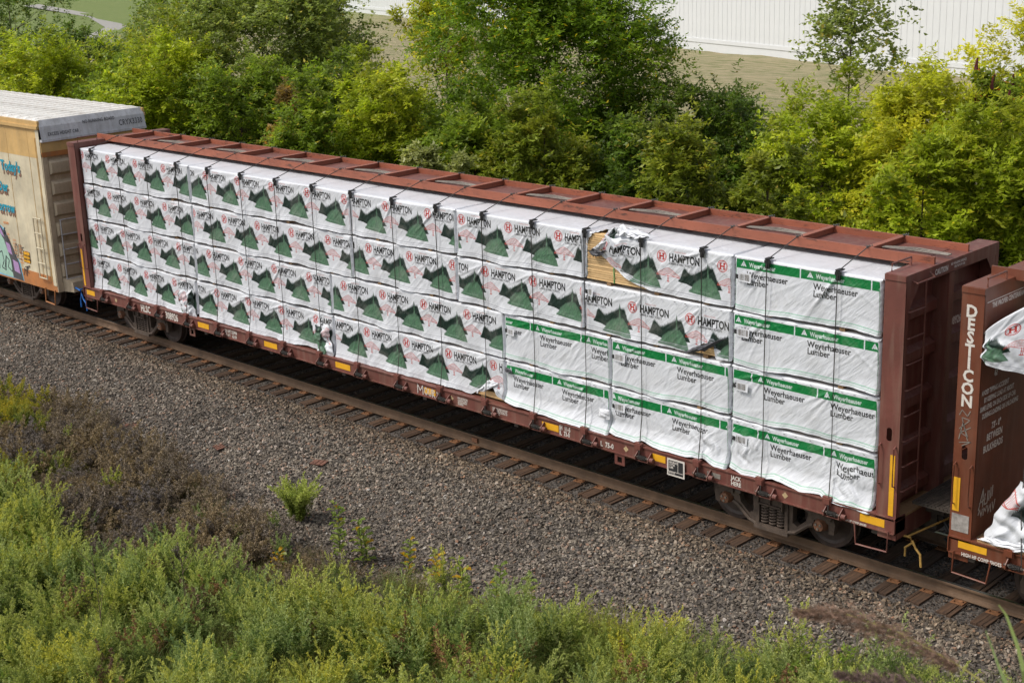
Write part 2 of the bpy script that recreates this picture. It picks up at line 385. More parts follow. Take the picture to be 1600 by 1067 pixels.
def ground_mats():
    m0, nt, bs = newmat('ballast_fines')
    v = N(nt, 'TexVoronoi'); v.inputs['Scale'].default_value = 26; nt.links.new(N(nt, 'TexCoord').outputs['Object'], v.inputs['Vector'])
    s = N(nt, 'SeparateColor'); nt.links.new(v.outputs['Color'], s.inputs[0])
    nt.links.new(ramp(nt, s.outputs[0], [(0, (.03, .026, .022, 1)), (1, (.13, .11, .095, 1))]), bs.inputs['Base Color']); bs.inputs['Roughness'].default_value = .95
    bump(nt, bs, v.outputs['Distance'], .8, -.03)
    m1 = plain('dark_soil', (.055, .042, .028, 1), .95, .6, 3, 0, .03)
    m2, nt, bs = newmat('mown_grass')
    a = noise(nt, .11, 6, .7); b = noise(nt, 1.5, 6, .75, mapped(nt, (.4, 1.6, 1))); c = noise(nt, 30, 3, .7)
    g = ramp(nt, b, [(.36, (.12, .145, .04, 1)), (.5, (.26, .225, .12, 1)), (.64, (.34, .28, .17, 1))]); g2 = ramp(nt, b, [(.3, (.11, .165, .03, 1)), (.7, (.17, .20, .055, 1))])
    tc = N(nt, 'TexCoord'); sx = N(nt, 'SeparateXYZ'); nt.links.new(tc.outputs['Object'], sx.inputs[0])
    mr = N(nt, 'MapRange'); mr.inputs['From Min'].default_value = -95; mr.inputs['From Max'].default_value = -75; nt.links.new(sx.outputs[0], mr.inputs[0])
    cc = mix(nt, mr.outputs[0], g2, g); cc = mix(nt, 1.0, cc, ramp(nt, c, [(.2, (.7, .7, .7, 1)), (.8, (1.25, 1.25, 1.25, 1))]), 'MULTIPLY')
    nt.links.new(cc, bs.inputs['Base Color']); bs.inputs['Roughness'].default_value = .95; bump(nt, bs, c, .8, .04)
    return [m0, m1, m2]
GM = ground_mats()
place('ground', npmesh('ground', np.stack([X.ravel(), Y.ravel(), Z.ravel()], 1), F, GM, smooth=True, mi=mi), kind='structure')
# ------------------------------------------------------------------ track
track = empty('railway_track', (0, 0, 0), kind='structure')
def rail_profile(yc):
    h = .185; p = [(-.07, -h), (.07, -h), (.07, -h+.012), (.018, -h+.035), (.009, -h+.06), (.009, -.045), (.036, -.035), (.036, -.006), (.028, 0), (-.028, 0), (-.036, -.006), (-.036, -.035), (-.009, -.045), (-.009, -h+.06), (-.018, -h+.035), (-.07, -h+.012)]
    return [(yc+a, b) for a, b in p]
for yc, in ((-.753,), (.753,)):
    mb = MB(); pr = rail_profile(yc); n = len(pr); xs = [-60, 60]
    mb.add([(x, a, b) for x in xs for a, b in pr], [(i, (i+1) % n, n+(i+1) % n, n+i) for i in range(n)])
    mb.m[8] = 1
    mb.obj('rail', [M['rail'], M['railtop']], track)
mb = MB(); mb.box(-.12, .12, -1.32, 1.32, -.37, -.197); tie_me = mb.mesh('tie', M['tie'])
# worn tie: a few splits and uneven end
def tie_variant(seed):
    r = random.Random(seed); mb = MB(); y = -1.32; cuts = sorted(r.uniform(-.09, .09) for _ in range(3)); e = [-.12]+cuts+[.12]
    for i in range(4):
        a, b = e[i], e[i+1]
        if b-a < .012: continue
        mb.box(a+.002, b-.002, -1.32+r.uniform(-.03, .02), 1.32, -.37, -.197-r.uniform(0, .008))
    return mb.mesh('tie', M['tie'])
ties = [tie_variant(k) for k in range(6)]
mb = MB()
for sy in (-1, 1):
    mb.box(-.095, .095, sy*.753-.19, sy*.753+.19, -.197, -.187)
    for dx, dy in ((-.06, .1), (.06, -.1), (-.06, -.14), (.06, .14)):
        mb.box(dx-.011, dx+.011, sy*.753+dy-.02, sy*.753+dy+.02, -.187, -.168)
plate_me = mb.mesh('tie_plate', M['tieplate'])
rr = random.Random(2)
for k in range(-40, 46):
    x = 11.4+k*.533+rr.uniform(-.03, .03)
    if x > 33 or x < -10: continue
    t = place('tie', ties[k % 6], track, (x, rr.uniform(-.05, .05), rr.uniform(-.006, 0)), (0, 0, R(rr.uniform(-1.2, 1.2))))
    place('tie_plate', plate_me, t)
# joint bar seen on the near rail
mb = MB(); mb.box(13.35, 13.5, -.753-.05, -.753-.028, -.14, -.05); mb.obj('joint_bar', M['bearing'], track)

# ------------------------------------------------------------------ wheels and trucks
WR = .457
def wheel_me():
    mb = MB(); mb.lathe([(-.09, .11), (-.09, .16), (-.045, .2), (-.05, .34), (-.07, .385), (-.07, WR-.005), (.045, WR+.003), (.055, WR+.028), (.075, WR+.028), (.075, .38), (.02, .34), (.03, .2), (.09, .16), (.09, .11)], (0, 0, 0), 'y', 36)
    return mb.mesh('wheel', M['wheel'], False)
WHEEL = wheel_me()
def truck_parts():
    out = [(-1.10, .62), (-.92, .70), (-.42, .86), (.42, .86), (.92, .70), (1.10, .62), (1.14, .5), (1.12, .34), (1.03, .33), (1.02, .5), (.76, .5), (.75, .36), (.62, .33), (.42, .16), (.30, .10), (-.30, .10), (-.42, .16), (-.62, .33), (-.75, .36), (-.76, .5), (-1.02, .5), (-1.03, .33), (-1.12, .34), (-1.14, .5)]
    win = [(-.25, .19), (.25, .19), (.25, .68), (-.25, .68)]
    tr = [(.37, .34), (.46, .30), (.62, .44), (.66, .58), (.38, .70)]; tl = [(-a, b) for a, b in tr][::-1]
    f = MB(); f.plate(out, [win, tr, tl], -1.06, -.94)
    f.box(-.32, .32, -1.12, -1.06, .10, .16); f.box(-.30, .30, -1.10, -.90, .12, .19)
    for s in (-1, 1):   # flange ribs along the casting
        f.tube([(s*.30, -1.07, .16), (s*.44, -1.07, .2), (s*.66, -1.07, .38), (s*.76, -1.07, .42)], .035, 6)
        f.tube([(s*.28, -1.07, .82), (s*.42, -1.07, .82), (s*.92, -1.07, .66), (s*1.08, -1.07, .58)], .035, 6)
        f.box(s*.9-.15, s*.9+.15, -1.10, -.92, .56, .66)
        f.box(s*.27-.03, s*.27+.03, -1.09, -.92, .19, .72)
    bo = MB(); bo.box(-.24, .24, -1.12, 1.12, .52, .70)
    for a in (-.12, .1): bo.box(a-.1, a+.1, -1.16, -1.10, .55, .57); bo.box(a-.11, a-.09, -1.16, -1.1, .55, .69)
    bo.box(-.24, .24, -1.16, -1.12, .68, .70); bo.box(.22, .24, -1.16, -1.12, .52, .7)
    sp = MB(); 
    pts = [(.068*math.cos(t), .068*math.sin(t), .19+.33*t/(2*math.pi*6.5)) for t in np.linspace(0, 2*math.pi*6.5, 90)]
    sp.tube(pts, .017, 5); sp.cyl((0, 0, .19), (0, 0, .5), .04, 8)
    be = MB(); be.lathe([(-.17, .055), (-.165, .085), (-.10, .10), (.0, .12), (.1, .12), (.12, .1)], (0, 0, 0), 'y', 20)
    for k in range(3):
        a = k*2.094+.5; be.lathe([(-.185, .012), (-.185, .02), (-.165, .02)], (.045*math.cos(a), 0, .045*math.sin(a)), 'y', 6, 1)
    ax = MB(); ax.cyl((0, -.8, 0), (0, .8, 0), .08, 12)
    fm = f.mesh('side_frame', M['truck']); f.mirror_y(); fm2 = f.mesh('side_frame', M['truck']); 
    return fm, fm2, bo.mesh('bolster', M['truck']), sp.mesh('spring', M['truck'], True), be.mesh('bearing', [M['bearing'], M['chrome']], False), ax.mesh('axle', M['wheel'])
TP = truck_parts()
def truck(parent, x):
    t = place('truck', TP[2], parent, (x, 0, 0))
    place('side_frame', TP[0], t); place('side_frame', TP[1], t)
    for dx in (-.15, 0, .15): place('spring', TP[3], t, (dx, -1.02, 0))
    for sx in (-1, 1):
        place('axle', TP[5], t, (sx*.89, 0, WR))
        for sy in (-1, 1):
            place('wheel', WHEEL, t, (sx*.89, sy*.745, WR), (0, 0, 0 if sy < 0 else math.pi))
            place('bearing', TP[4], t, (sx*.89, sy*.98, WR), (0, 0, 0 if sy < 0 else math.pi))

# ------------------------------------------------------------------ centre beam flat cars
L = 22.86; CAB = [.92+1.2235*i for i in range(18)]
def winch_me(mat):
    mb = MB()
    for a in (-.03, .24):   # triangular cheek plates
        mb.plate([(-1.37, .98), (-1.40, .99), (-1.50, .90), (-1.50, .84), (-1.46, .81), (-1.37, .83)], [], a, a+.014, 'yz')
    mb.box(-.05, .27, -1.46, -1.37, .815, .83)
    mb.cyl((-.06, -1.455, .885), (.34, -1.455, .885), .022, 10, 1); mb.cyl((.27, -1.455, .885), (.34, -1.455, .885), .042, 10, 0)
    pts = [(.02+.16*t/44, -1.455+.034*math.cos(t), .885+.034*math.sin(t)) for t in np.linspace(0, 44, 80)]
    mb.tube(pts, .009, 4, 2)
    return mb.mesh('winch', [mat, M['steel_dark'], M['cable']])
def pocket_me(mat):
    mb = MB(); mb.box(-.075, .075, -1.42, -1.36, .985, 1.11); mb.box(-.06, .06, -1.44, -1.42, 1.0, 1.09); return mb.mesh('stake_pocket', mat)
def tread(mb, x0, x1, y0, y1, z):   # perforated crossover walkway
    mb.box(x0, x1, y0, y0+.015, z-.04, z); mb.box(x0, x1, y1-.015, y1, z-.04, z)
    for i in range(7):
        xx = x0+(x1-x0)*i/6; mb.box(xx-.008, xx+.008, y0, y1, z-.02, z)
    n = int((y1-y0)/.055)
    for i in range(n): yy = y0+.03+i*.055; mb.box(x0, x1, yy-.008, yy+.008, z-.018, z+.004)

def bulkhead(car, side, mat, matp):
    """side 0: outer face at x=0; side 1: mirrored to x=L"""
    def fin(mb, name, m, **k):
        if side: mb.mirror_x(L)
        return mb.obj(name, m, car, **k)
    D = .33
    for sy in (-1, 1):
        y0, y1 = (-1.37, -1.355) if sy < 0 else (1.355, 1.37)
        mb = MB(); oval = [(.165+.045*math.cos(t)*1, 2.32+.045*math.sin(t)*1+(.06 if math.sin(t) > 0 else -.06)) for t in np.linspace(0, 2*math.pi, 14, endpoint=False)]
        mb.plate([(0, 1.0), (D, 1.0), (D, 4.62), (0, 4.62)], [oval[::-1]], y0, y1)
        yi = -1.27 if sy < 0 else 1.27
        a, b = sorted((y0, yi)); mb.box(0, .014, a+.002, b, 1.0, 4.62); mb.box(D-.014, D, a+.002, b, 1.0, 4.62)
        fin(mb, 'end_post', mat)
    mb = MB(); mb.box(D-.05, D-.02, -1.34, 1.34, 1.0, 4.5); fin(mb, 'end_panel', matp)
    for z in (1.25, 1.95, 2.65, 3.35, 4.0):
        mb = MB()
        for ya, yb in ((-1.26, -.12), (.06, 1.26)):
            mb.add([(D-.05, ya, z-.13), (D-.05, yb, z-.13), (D-.15, yb, z-.07), (D-.15, ya, z-.07), (D-.05, ya, z+.13), (D-.05, yb, z+.13), (D-.15, yb, z+.07), (D-.15, ya, z+.07)],
                   [(0, 1, 2, 3), (3, 2, 6, 7), (7, 6, 5, 4), (0, 3, 7, 4), (1, 5, 6, 2)])
        fin(mb, 'stiffener', matp)
    mb = MB(); mb.box(.02, D-.052, -.10, .05, 1.0, 4.48); fin(mb, 'centre_post', matp)
    mb = MB(); mb.box(-.002, D+.002, -1.36, 1.36, 4.50, 4.685)
    for s in (-1, 1): mb.plate([(s*1.27, 4.5), (s*1.0, 4.5), (s*1.27, 4.15)], [], .002, .014, 'yz')
    fin(mb, 'header_beam', mat)
    mb = MB(); mb.box(-.002, D+.002, -1.385, -1.36, 4.60, 4.68); fin(mb, 'corner_cap', mat)
    lad = MB(); r = .013
    lad.tube([(-.03, -.86, 1.3), (-.03, -.86, 4.52)], r, 6); 
    z = 1.45
    while z < 4.4:
        lad.tube([(.0, -1.28, z), (-.03, -1.27, z+.005), (-.03, -.86, z)], r, 6); z += .385
    lad.tube([(.05, -1.2, 4.6), (-.08, -1.2, 4.56), (-.08, -.72, 4.56), (.0, -.72, 4.62)], r, 6)
    fin(lad, 'ladder', mat)
    gi = MB(); gi.tube([(.3, -1.25, 4.68), (.3, -1.25, 4.80), (.3, -.72, 4.80), (.3, -.72, 4.68)], .014, 6); fin(gi, 'grab_iron', mat)
    for xx in (.05, .29):
        gi = MB(); gi.tube([(xx, -1.37, 2.16), (xx, -1.43, 2.14), (xx, -1.43, 1.56), (xx, -1.37, 1.54)], .013, 6); fin(gi, 'grab_iron', mat)
    st = MB(); st.tube([(.10, -1.40, .84), (.10, -1.42, .52), (.62, -1.42, .50), (.66, -1.40, .82)], .016, 6); fin(st, 'sill_step', mat)
    wk = MB(); tread(wk, -.42, -.05, -1.0, 1.0, 1.23); wk.box(-.3, -.0, -.5, -.46, .9, 1.19); wk.box(-.3, 0, .46, .5, .9, 1.19); fin(wk, 'walkway', M['steel_dark'])
    cp = MB(); cp.box(-.75, .1, -.1, .1, .72, .94); cp.box(-.40, .1, -.28, .28, .70, 1.0)
    cp.add([(-.52, -.2, .68), (-.32, -.2, .68), (-.32, .2, .68), (-.52, .14, .68), (-.52, -.2, .98), (-.32, -.2, .98), (-.32, .2, .98), (-.52, .14, .98)], [(0,3,2,1),(4,5,6,7),(0,1,5,4),(1,2,6,5),(2,3,7,6),(3,0,4,7)])
    fin(cp, 'coupler', M['steel_dark'])
    ho = MB(); ho.tube([(-.2, -.35, .8), (-.38, -.4, .6), (-.48, -.38, .42), (-.6, -.3, .45)], .028, 8); fin(ho, 'brake_hose', M['black'])

def flatcar(x0, mats, name_label, lever_mat, bottoms):
    mat, top, pan = mats
    car = empty('centre_beam_flatcar', (x0, 0, 0), label=name_label, cat='freight car', group='freight cars of the train')
    for sy in (-1, 1):
        mb = MB(); mb.box(0, L, -1.37, -1.355, .81, 1.035); mb.box(0, L, -1.40, -1.355, .80, .815); mb.box(0, L, -1.395, -1.22, 1.035, 1.055)
        mb.box(0, .014, -1.40, -1.1, .80, 1.05); mb.box(L-.014, L, -1.40, -1.1, .80, 1.05)
        if sy > 0: mb.mirror_y()
        mb.obj('side_sill', mat, car)
    mb = MB(); mb.box(-.1, L+.1, -.32, .32, .55, .98); mb.box(-.1, L+.1, -.42, .42, .54, .56); mb.obj('centre_sill', M['steel_dark'], car)
    mb = MB()
    for i in range(19):
        x = .35+i*(L-.7)/18; mb.box(x-.05, x+.05, -1.35, 1.35, .72+.06*(i % 2), .98)
    mb.obj('crossbearer', M['steel_dark'], car)
    mb = MB(); mb.box(0, L, -1.32, 1.32, 1.0, 1.035); mb.obj('deck', M['deckwood'], car)
    for sx in (0, 1): mb = MB(); mb.box(*( (0, .3) if not sx else (L-.3, L)), -1.354, 1.354, .70, .99); mb.obj('end_sill', mat, car)
    for s in (0, 1): bulkhead(car, s, mat, pan)
    # top chord: two rails, pan plate, cross ties
    for sy in (-1, 1):
        mb = MB(); y = sy*.50; mb.box(-.02, L-.05, y-.02, y+.02, 4.64, 4.79); mb.obj('chord_rail', top, car)
    mb = MB(); mb.box(.34, L-.34, -.48, .48, 4.665, 4.69); mb.obj('chord_pan', pan, car)
    ct = MB(); ct.box(-.03, .03, -.478, .478, 4.692, 4.775); ct.box(-.05, .05, -.478, .478, 4.775, 4.787); ctm = ct.mesh('cross_tie', top)
    cp = MB(); cp.box(-.05, .05, -.06, .06, 1.04, 4.66); cpm = cp.mesh('centre_post', mat)
    wm, pm = winch_me(mat), pocket_me(mat)
    coil = MB(); coil.tube([(.0+.02*math.sin(t*3), -.54+.02*t, 4.79+.012*math.sin(t*5)+.01) for t in np.linspace(0, 3.5, 30)], .009, 5)
    coil.tube([(.018*math.cos(t), -.5+.008*t, 4.79+.016*math.sin(t)) for t in np.linspace(0, 14, 46)], .007, 4); coilm = coil.mesh('cable_coil', M['cable'])
    for i, x in enumerate(CAB):
        place('cross_tie', ctm, car, (x, 0, 0)); place('truss_post', cpm, car, (x, 0, 0))
        place('cable_coil', coilm, car, (x, 0, 0)); place('cable_coil', coilm, car, (x+.03, 1.0, 0))
        place('winch', wm, car, (x+.02, 0, 0)); place('stake_pocket', pm, car, (x, 0, 0))
    for x in (2.09, L-2.34): truck(car, x)
    for xx, w_ in ((4.65, .22), (17.5, .22)):  # hanging jacking brackets
        mb = MB(); mb.plate([(xx, .80), (xx+w_, .80), (xx+w_, .60), (xx, .60)], [[(xx+.06, .75), (xx+.06, .64), (xx+w_-.06, .64), (xx+w_-.06, .75)]], -1.38, -1.36); mb.obj('bracket', mat, car)
    mb = MB(); mb.lathe([(-.4, .02), (-.38, .12), (-.3, .15), (.3, .15), (.38, .12), (.4, .02)], (12.5, -.55, .66), 'x', 16); mb.obj('air_reservoir', M['bearing'], car)
    lv = MB(); lv.tube([(L-.05, -1.1, .70), (L+.1, -1.1, .70), (L+.13, -1.1, .62), (L+.02, -1.1, .52), (L+.02, -1.1, .38)], .018, 6)
    lv.tube([(L+.13, -1.1, .66), (L+.19, -1.1, .55), (L+.27, -1.1, .47), (L+.29, -1.1, .28)], .018, 6)
    lv.tube([(L+.05, -1.1, .70), (L+.3, -.25, .80)], .015, 6)
    lv.obj('uncoupling_lever', lever_mat, car)
    return car
CARL = 'red-brown centre beam flatcar stacked with wrapped lumber between its end bulkheads'
car1 = flatcar(0, (M['red'], M['redtop'], M['red']), CARL, M['lever_yel'], 1)
car2 = flatcar(23.70, (M['brown'], M['brown'], M['brown']), 'brown centre beam flatcar with white letters down its end post, at right edge', M['lever_yel'], 0)

def patch(car, x0, x1, z0, z1, mat, y=-1.375, name='reflector'):
    mb = MB(); mb.box(x0, x1, y, y+.004, z0, z1); return mb.obj(name, mat, car)
def diamond(car, x, z, r=.055):
    mb = MB(); mb.plate([(x-r, z), (x, z-r), (x+r, z), (x, z+r)], [], -1.375, -1.372); mb.obj('diamond_mark', M['plate_tan'], car)
for a, b in ((.12, .5), (5.02, 5.45), (7.54, 8.0), (9.98, 10.45), (12.68, 13.0), (15.80, 16.2), (18.33, 18.6), (22.27, 22.68)): patch(car1, a, b, .865, .985, M['yellow'])
patch(car1, L-.13, L-.05, 1.08, 2.02, M['yellow'], -1.376); patch(car1, .05, .12, 1.08, 2.02, M['yellow'], -1.376)
patch(car1, 18.66, 19.02, .70, 1.0, M['stencil'], -1.405, 'notice_board'); patch(car1, 18.69, 18.99, .73, .97, M['consol'], -1.408, 'notice_board')
for i, (s, z) in enumerate((('AIR BRAKE', .925), ('COT&S', .88), ('LUBE', .835), ('8-19-20', .745))): stencil(car1, s, 18.71, z, .05, -1.412, .7)
mb = MB(); mb.box(18.885, 18.893, -1.412, -1.408, .77, .965); mb.box(18.69, 18.99, -1.412, -1.408, .775, .782); mb.obj('notice_lines', M['stencil'], car1)
S_ = lambda s, x, z, h, **k: stencil(car1, s, x, z, h, **k)
S_('HLSC', 2.62, .845, .235, xs=.72); S_('308926', 3.68, .845, .235, xs=.72)
S_('LD LMT 223900', 6.08, .935, .095, xs=.7); S_('LT WT   62100', 6.08, .84, .095, xs=.7)
S_('IH  11-5', 16.22, .93, .12, xs=.62); S_('IL  73-0', 16.22, .83, .12, xs=.62); S_('L  75-0', 17.18, .85, .13, xs=.75)
for i, s in enumerate(('FOR RESTRICTED', 'LOADING ONLY', 'SEE EQUIPMENT', 'REGISTER')): S_(s, 13.62, .95-.04*i, .045, xs=.75, y=-1.374)
for i, s in enumerate(('WHEN BLOCKING CARS FOR', 'DIVIDE LOAD EQUALLY FOR', 'CONSECUTIVE LOADING OF', 'SIDES OF CAR')): S_(s, 14.55, .96-.035*i, .04, xs=.7, y=-1.374)
S_('JACK', 19.93, .93, .1, xs=.8); S_('HERE', 19.93, .835, .1, xs=.8)
mb = MB(); mb.box(19.46, 19.72, -1.376, -1.37, .87, .95); mb.obj('badge_plate', M['strap'], car1)
S_('HIGH HF COMP SHOES', 22.0, .815, .05, xs=.75, y=-1.404)
for x in (1.5, 13.45, 17.75, 20.95): diamond(car1, x, .92)
def bhtext(car, s, y, z, size, xs=.7): stencil(car, s, y, z, size, xs=xs, axis='x', x0=L+.006)
bhtext(car1, 'CAUTION', -.58, 4.545, .115); bhtext(car1, 'NO WALKING SURFACE', -.12, 4.60, .05, .8); bhtext(car1, 'ON TOP OF CAR', -.02, 4.545, .05, .8)
stencil(car1, '308926', .1, 3.62, .17, xs=.7, axis='x', x0=L-.10)
# graffiti tag on the sill
def scrib(parent, strokes, mat, y, r=.008, name='graffiti', axis='y'):
    mb = MB()
    for st in strokes:
        n = len(st); pts = [((a, y, b) if axis == 'y' else (y, a, b)) for a, b in st]
        for p, q in zip(pts[:-1], pts[1:]):
            a = Vector(p); b = Vector(q); d = (b-a).normalized(); nn = (Vector((0, 1, 0)) if axis == 'y' else Vector((1, 0, 0))).cross(d)*r
            mb.add([a-nn-d*r*.4, b-nn+d*r*.4, b+nn+d*r*.4, a+nn-d*r*.4], [(0, 1, 2, 3)])
    return mb.obj(name, mat, parent)
W_ = lambda x, z, k=1.0: (12.5+x*.075*k, .83+z*.16)
scrib(car1, [[W_(0, 0), W_(0, 1.2), W_(1, .4), W_(2, 1.2), W_(2, 0)], [W_(3, .1), W_(2.6, .6), W_(3.2, 1), W_(3.8, .6), W_(3.4, .1), W_(3, .1)], [W_(4.2, .9), W_(4.3, .1), W_(5, .1), W_(5.2, .9)], [W_(5.6, 0), W_(5.6, 1), W_(6.4, .7), W_(5.7, .4), W_(6.6, 0)], [W_(7.2, 1.1), W_(7.5, .5), W_(8.1, 1.1), W_(7, -.1)]], M['stencil'], -1.379, .009)
# second car writing
for i, ch in enumerate('DESTICON'): stencil(car2, ch, .155, 4.27-.182*i, .235, xs=.95, align='CENTER', y=-1.374)
stencil(car2, 'HIGH HF COMP SHOES', .22, .805, .075, y=-1.404, xs=.75)
patch(car2, .15, .58, .90, 1.0, M['yellow']); patch(car2, .03, .13, 1.44, 1.94, M['yellow'], -1.376)
patch(car2, .03, .29, 1.14, 1.40, M['greyband'], -1.376, 'primer_patch')
XI = .33+.004
def wtxt(s, y, z, size, xs=.75, shear=0): stencil(car2, s, y, z, size, xs=xs, axis='x', x0=XI)
mb = MB(); mb.box(XI-.02, XI-.002, -1.34, 1.34, 1.06, 4.5); mb.obj('end_panel', M['brown'], car2)
wtxt('THE PROPER CENTERBEAM CAR', -1.15, 4.38, .10); mb = MB(); mb.box(XI, XI+.002, -1.3, .2, 4.475, 4.485); mb.obj('paint_line', M['stencil'], car2)
for i, (s, y) in enumerate((('AVOID TIPPING ACCIDENT', -1.2), ('BY KEEPING LOAD AT ABOUT', -1.12), ('SAME LEVEL ON EACH SIDE OF CAR', -1.22), ('DURING LOADING OR UNLOADING', -1.15))): wtxt(s, y-.1, 3.16-.115*i, .10, .62)
wtxt("73'- 0\"", -.95, 2.60, .13); wtxt('BETWEEN', -1.08, 2.45, .14, .72); wtxt('BULKHEADS', -1.16, 2.29, .14, .72)
mb = MB()
for k in range(4): mb.box(XI+.001, XI+.003, -.95+.02*k, -.88+.035*k, 3.37+.07*k, 3.385+.07*k)
mb.plate([(-.97, 3.39), (-.9, 3.37), (-.82, 3.59), (-.9, 3.63)], [[(-.94, 3.42), (-.9, 3.41), (-.85, 3.57), (-.89, 3.60)]], XI+.001, XI+.003, 'yz'); mb.obj('pictogram', M['stencil'], car2)
G_ = lambda y, z: (-1.2+y*.1, 1.35+z*.1)
scrib(car2, [[G_(0, 1), G_(1.2, 4), G_(1.2, 1.2)], [G_(.2, 2), G_(1.9, 2.2)], [G_(1.8, 3), G_(1.6, 1.4), G_(2.5, 1.4), G_(2.6, 3.2)], [G_(3, 3.1), G_(3, 1.6)], [G_(3.5, 3.4), G_(3.5, 1.8)], [G_(4, 3.6), G_(3.9, 2)], [G_(0, .3), G_(.4, 1), G_(.9, -.2), G_(1.2, .9)], [G_(1.5, -.2), G_(1.6, .9), G_(2.2, .2), G_(2.4, 1)], [G_(2.8, .9), G_(2.9, -.3), G_(3.6, .9), G_(3.8, -.4)], [G_(4.1, 1), G_(4.5, -.3), G_(4.9, 1.2)]], M['stencil'], XI+.002, .011, axis='x')
scrib(car2, [[(a, b-.44) for a, b in q] for q in ([(.07, 2.95), (.12, 3.2), (.2, 3.0), (.09, 3.05), (.24, 3.15)], [(.06, 3.3), (.1, 3.38), (.18, 3.3), (.22, 3.38)], [(.08, 2.9), (.25, 2.94), (.12, 2.86)], [(.07, 3.1), (.22, 3.25), (.1, 3.27), (.2, 2.95)])], M['strap'], -1.376, .006)
# ------------------------------------------------------------------ wrapped lumber bundles
YF = -1.25
def sag(x, pts): return np.interp(x, [p[0] for p in pts], [p[1] for p in pts])
def wrap_mesh(x0, x1, style, phase, dz, seed, h=.815, hem=None, depth=1.16, cuts=(), bulge=(), res=.022, amp=1.0, loose=0.0, flare=0.0):
    """x along the bundle, s up the side, over the top; local origin at (x0, YF, bottom)."""
    rng = np.random.default_rng(seed); Ln = x1-x0; n = max(int(Ln/res), 20); xs = np.linspace(0, Ln, n+1)
    rc = .035; ns = max(int((h-rc)/res), 12); tt = np.linspace(0, 1, ns+1)
    if hem is None:
        base = -.012+.018*np.sin(xs*2.1+seed)+.012*np.sin(xs*5.3+seed*2)-loose*(.5+.5*np.sin(xs*3.1+seed*1.3))
    else: base = sag(xs+x0, hem)
    S = base[None, :]+(h-rc-base[None, :])*tt[:, None]
    P = [(np.zeros_like(S), S, S)]                        # (depth, z, s)
    for a in (22, 45, 68, 90):
        a = R(a); P.append((np.full((1, n+1), rc-rc*math.cos(a)), np.full((1, n+1), h-rc+rc*math.sin(a)), np.full((1, n+1), h+.01+.0*a)))
    nt_ = 22; dd = np.linspace(rc, depth, nt_+1)[1:]
    P.append((np.repeat(dd[:, None], n+1, 1), np.full((nt_, n+1), h), np.full((nt_, n+1), h+.02)))
    P.append((np.full((2, n+1), depth), np.repeat(np.array([[h*.5], [0]]), n+1, 1), np.full((2, n+1), h+.02)))
    Dp = np.concatenate([p[0] for p in P]); Zz = np.concatenate([p[1] for p in P]); Ss = np.concatenate([p[2] for p in P])
    Xx = np.repeat(xs[None, :], len(Dp), 0).copy(); side = np.zeros(len(Dp), bool); side[:ns+1] = True
    topm = np.zeros(len(Dp), bool); topm[ns+5:ns+5+nt_] = True
    # folds
    d = np.zeros_like(Xx); U = Xx; V = np.where(side[:, None], Ss, h+Dp)
    K = int(11*Ln*amp)
    for k in range(K):
        ux = rng.uniform(-.3, Ln+.3); vv = rng.uniform(.0, h+.25); an = R(rng.normal(38, 22)) if rng.random() < .8 else R(rng.uniform(-60, 90))
        ln = rng.uniform(.25, .9); wd = rng.uniform(.009, .022); am = rng.uniform(.002, .0065)*(1 if rng.random() < .6 else -.7)
        c, s_ = math.cos(an), math.sin(an); a = (U-ux)*c+(V-vv)*s_; b = -(U-ux)*s_+(V-vv)*c+.06*a*a
        d += am*np.exp(-(b/wd)**2)*np.exp(-(a/ln)**4)
    for cx_ in CAB:                                        # pulled folds fanning out of each strap corner
        u0 = cx_-x0
        if -.3 < u0 < Ln+.3:
            for k in range(9 if h > .5 else 5):
                an = R(rng.uniform(192, 250) if k % 5 else rng.uniform(285, 330)); c, s_ = math.cos(an), math.sin(an); ln = rng.uniform(.35, .95)
                a = (U-u0)*c+(V-h+.03)*s_; b = -(U-u0)*s_+(V-h+.03)*c; wd = .008+.022*np.clip(a, 0, 1)
                d += rng.uniform(.006, .013)*np.exp(-(b/wd)**2)*np.clip(a*6, 0, 1)*np.exp(-np.clip(a/ln, 0, 9)**4)
            d -= .012*np.exp(-((U-u0)/.03)**2)*side[:, None]
    for k in range(9):
        d += rng.uniform(-.005, .006)*np.sin(rng.uniform(1, 5)*U+rng.uniform(-4, 4)*V+rng.uniform(0, 6))*.5
    fl = np.clip(1-(Ss-base[None, :])/.22, 0, 1)**2*side[:, None]
    d += fl*(.010+.016*np.sin(U*4.1+seed)+.010*np.sin(U*11+seed*3)+.006*np.sin(U*23)+loose*.35*(1+np.sin(U*3.1+seed*1.3)))
    sx_, sz_ = np.zeros_like(d), np.zeros_like(d)
    for (bx, bv, br, ba, bn) in bulge:                     # crumpled, blown-up areas
        q = np.exp(-(((U-(bx-x0))/br)**2+((V-bv)/(br*.8))**2)**1.5)
        ph = rng.uniform(0, 6, 6)
        cr = sum(abs(np.sin(U*f*(.8+.1*i)+V*f*(1.1-.25*i)+ph[i]))*(1-.12*i) for i, f in enumerate((9, 14, 23, 31, 17, 41)))/3-.7
        d += q*(ba*.6+ba*bn*cr); sz_ += q*ba*.5*np.sin(U*17+ph[1]); sx_ += q*ba*.6*np.sin(V*19+ph[2])
    # pull the ends in so they read as folded cloth round a block
    d = np.where(side[:, None], np.maximum(d, -.010), d)
    e = np.minimum(Xx, Ln-Xx); rr_ = .045; ins = np.where(e < rr_, rr_-np.sqrt(np.maximum(rr_**2-(rr_-e)**2, 0)), 0)
    y = Dp.copy(); z = Zz.copy()
    y = np.where(side[:, None], y-d+ins-flare*np.clip((.24-Ss)/.24, 0, 1.25)**1.4, y); z = np.where(topm[:, None], z+np.abs(d)*.8-ins, z)
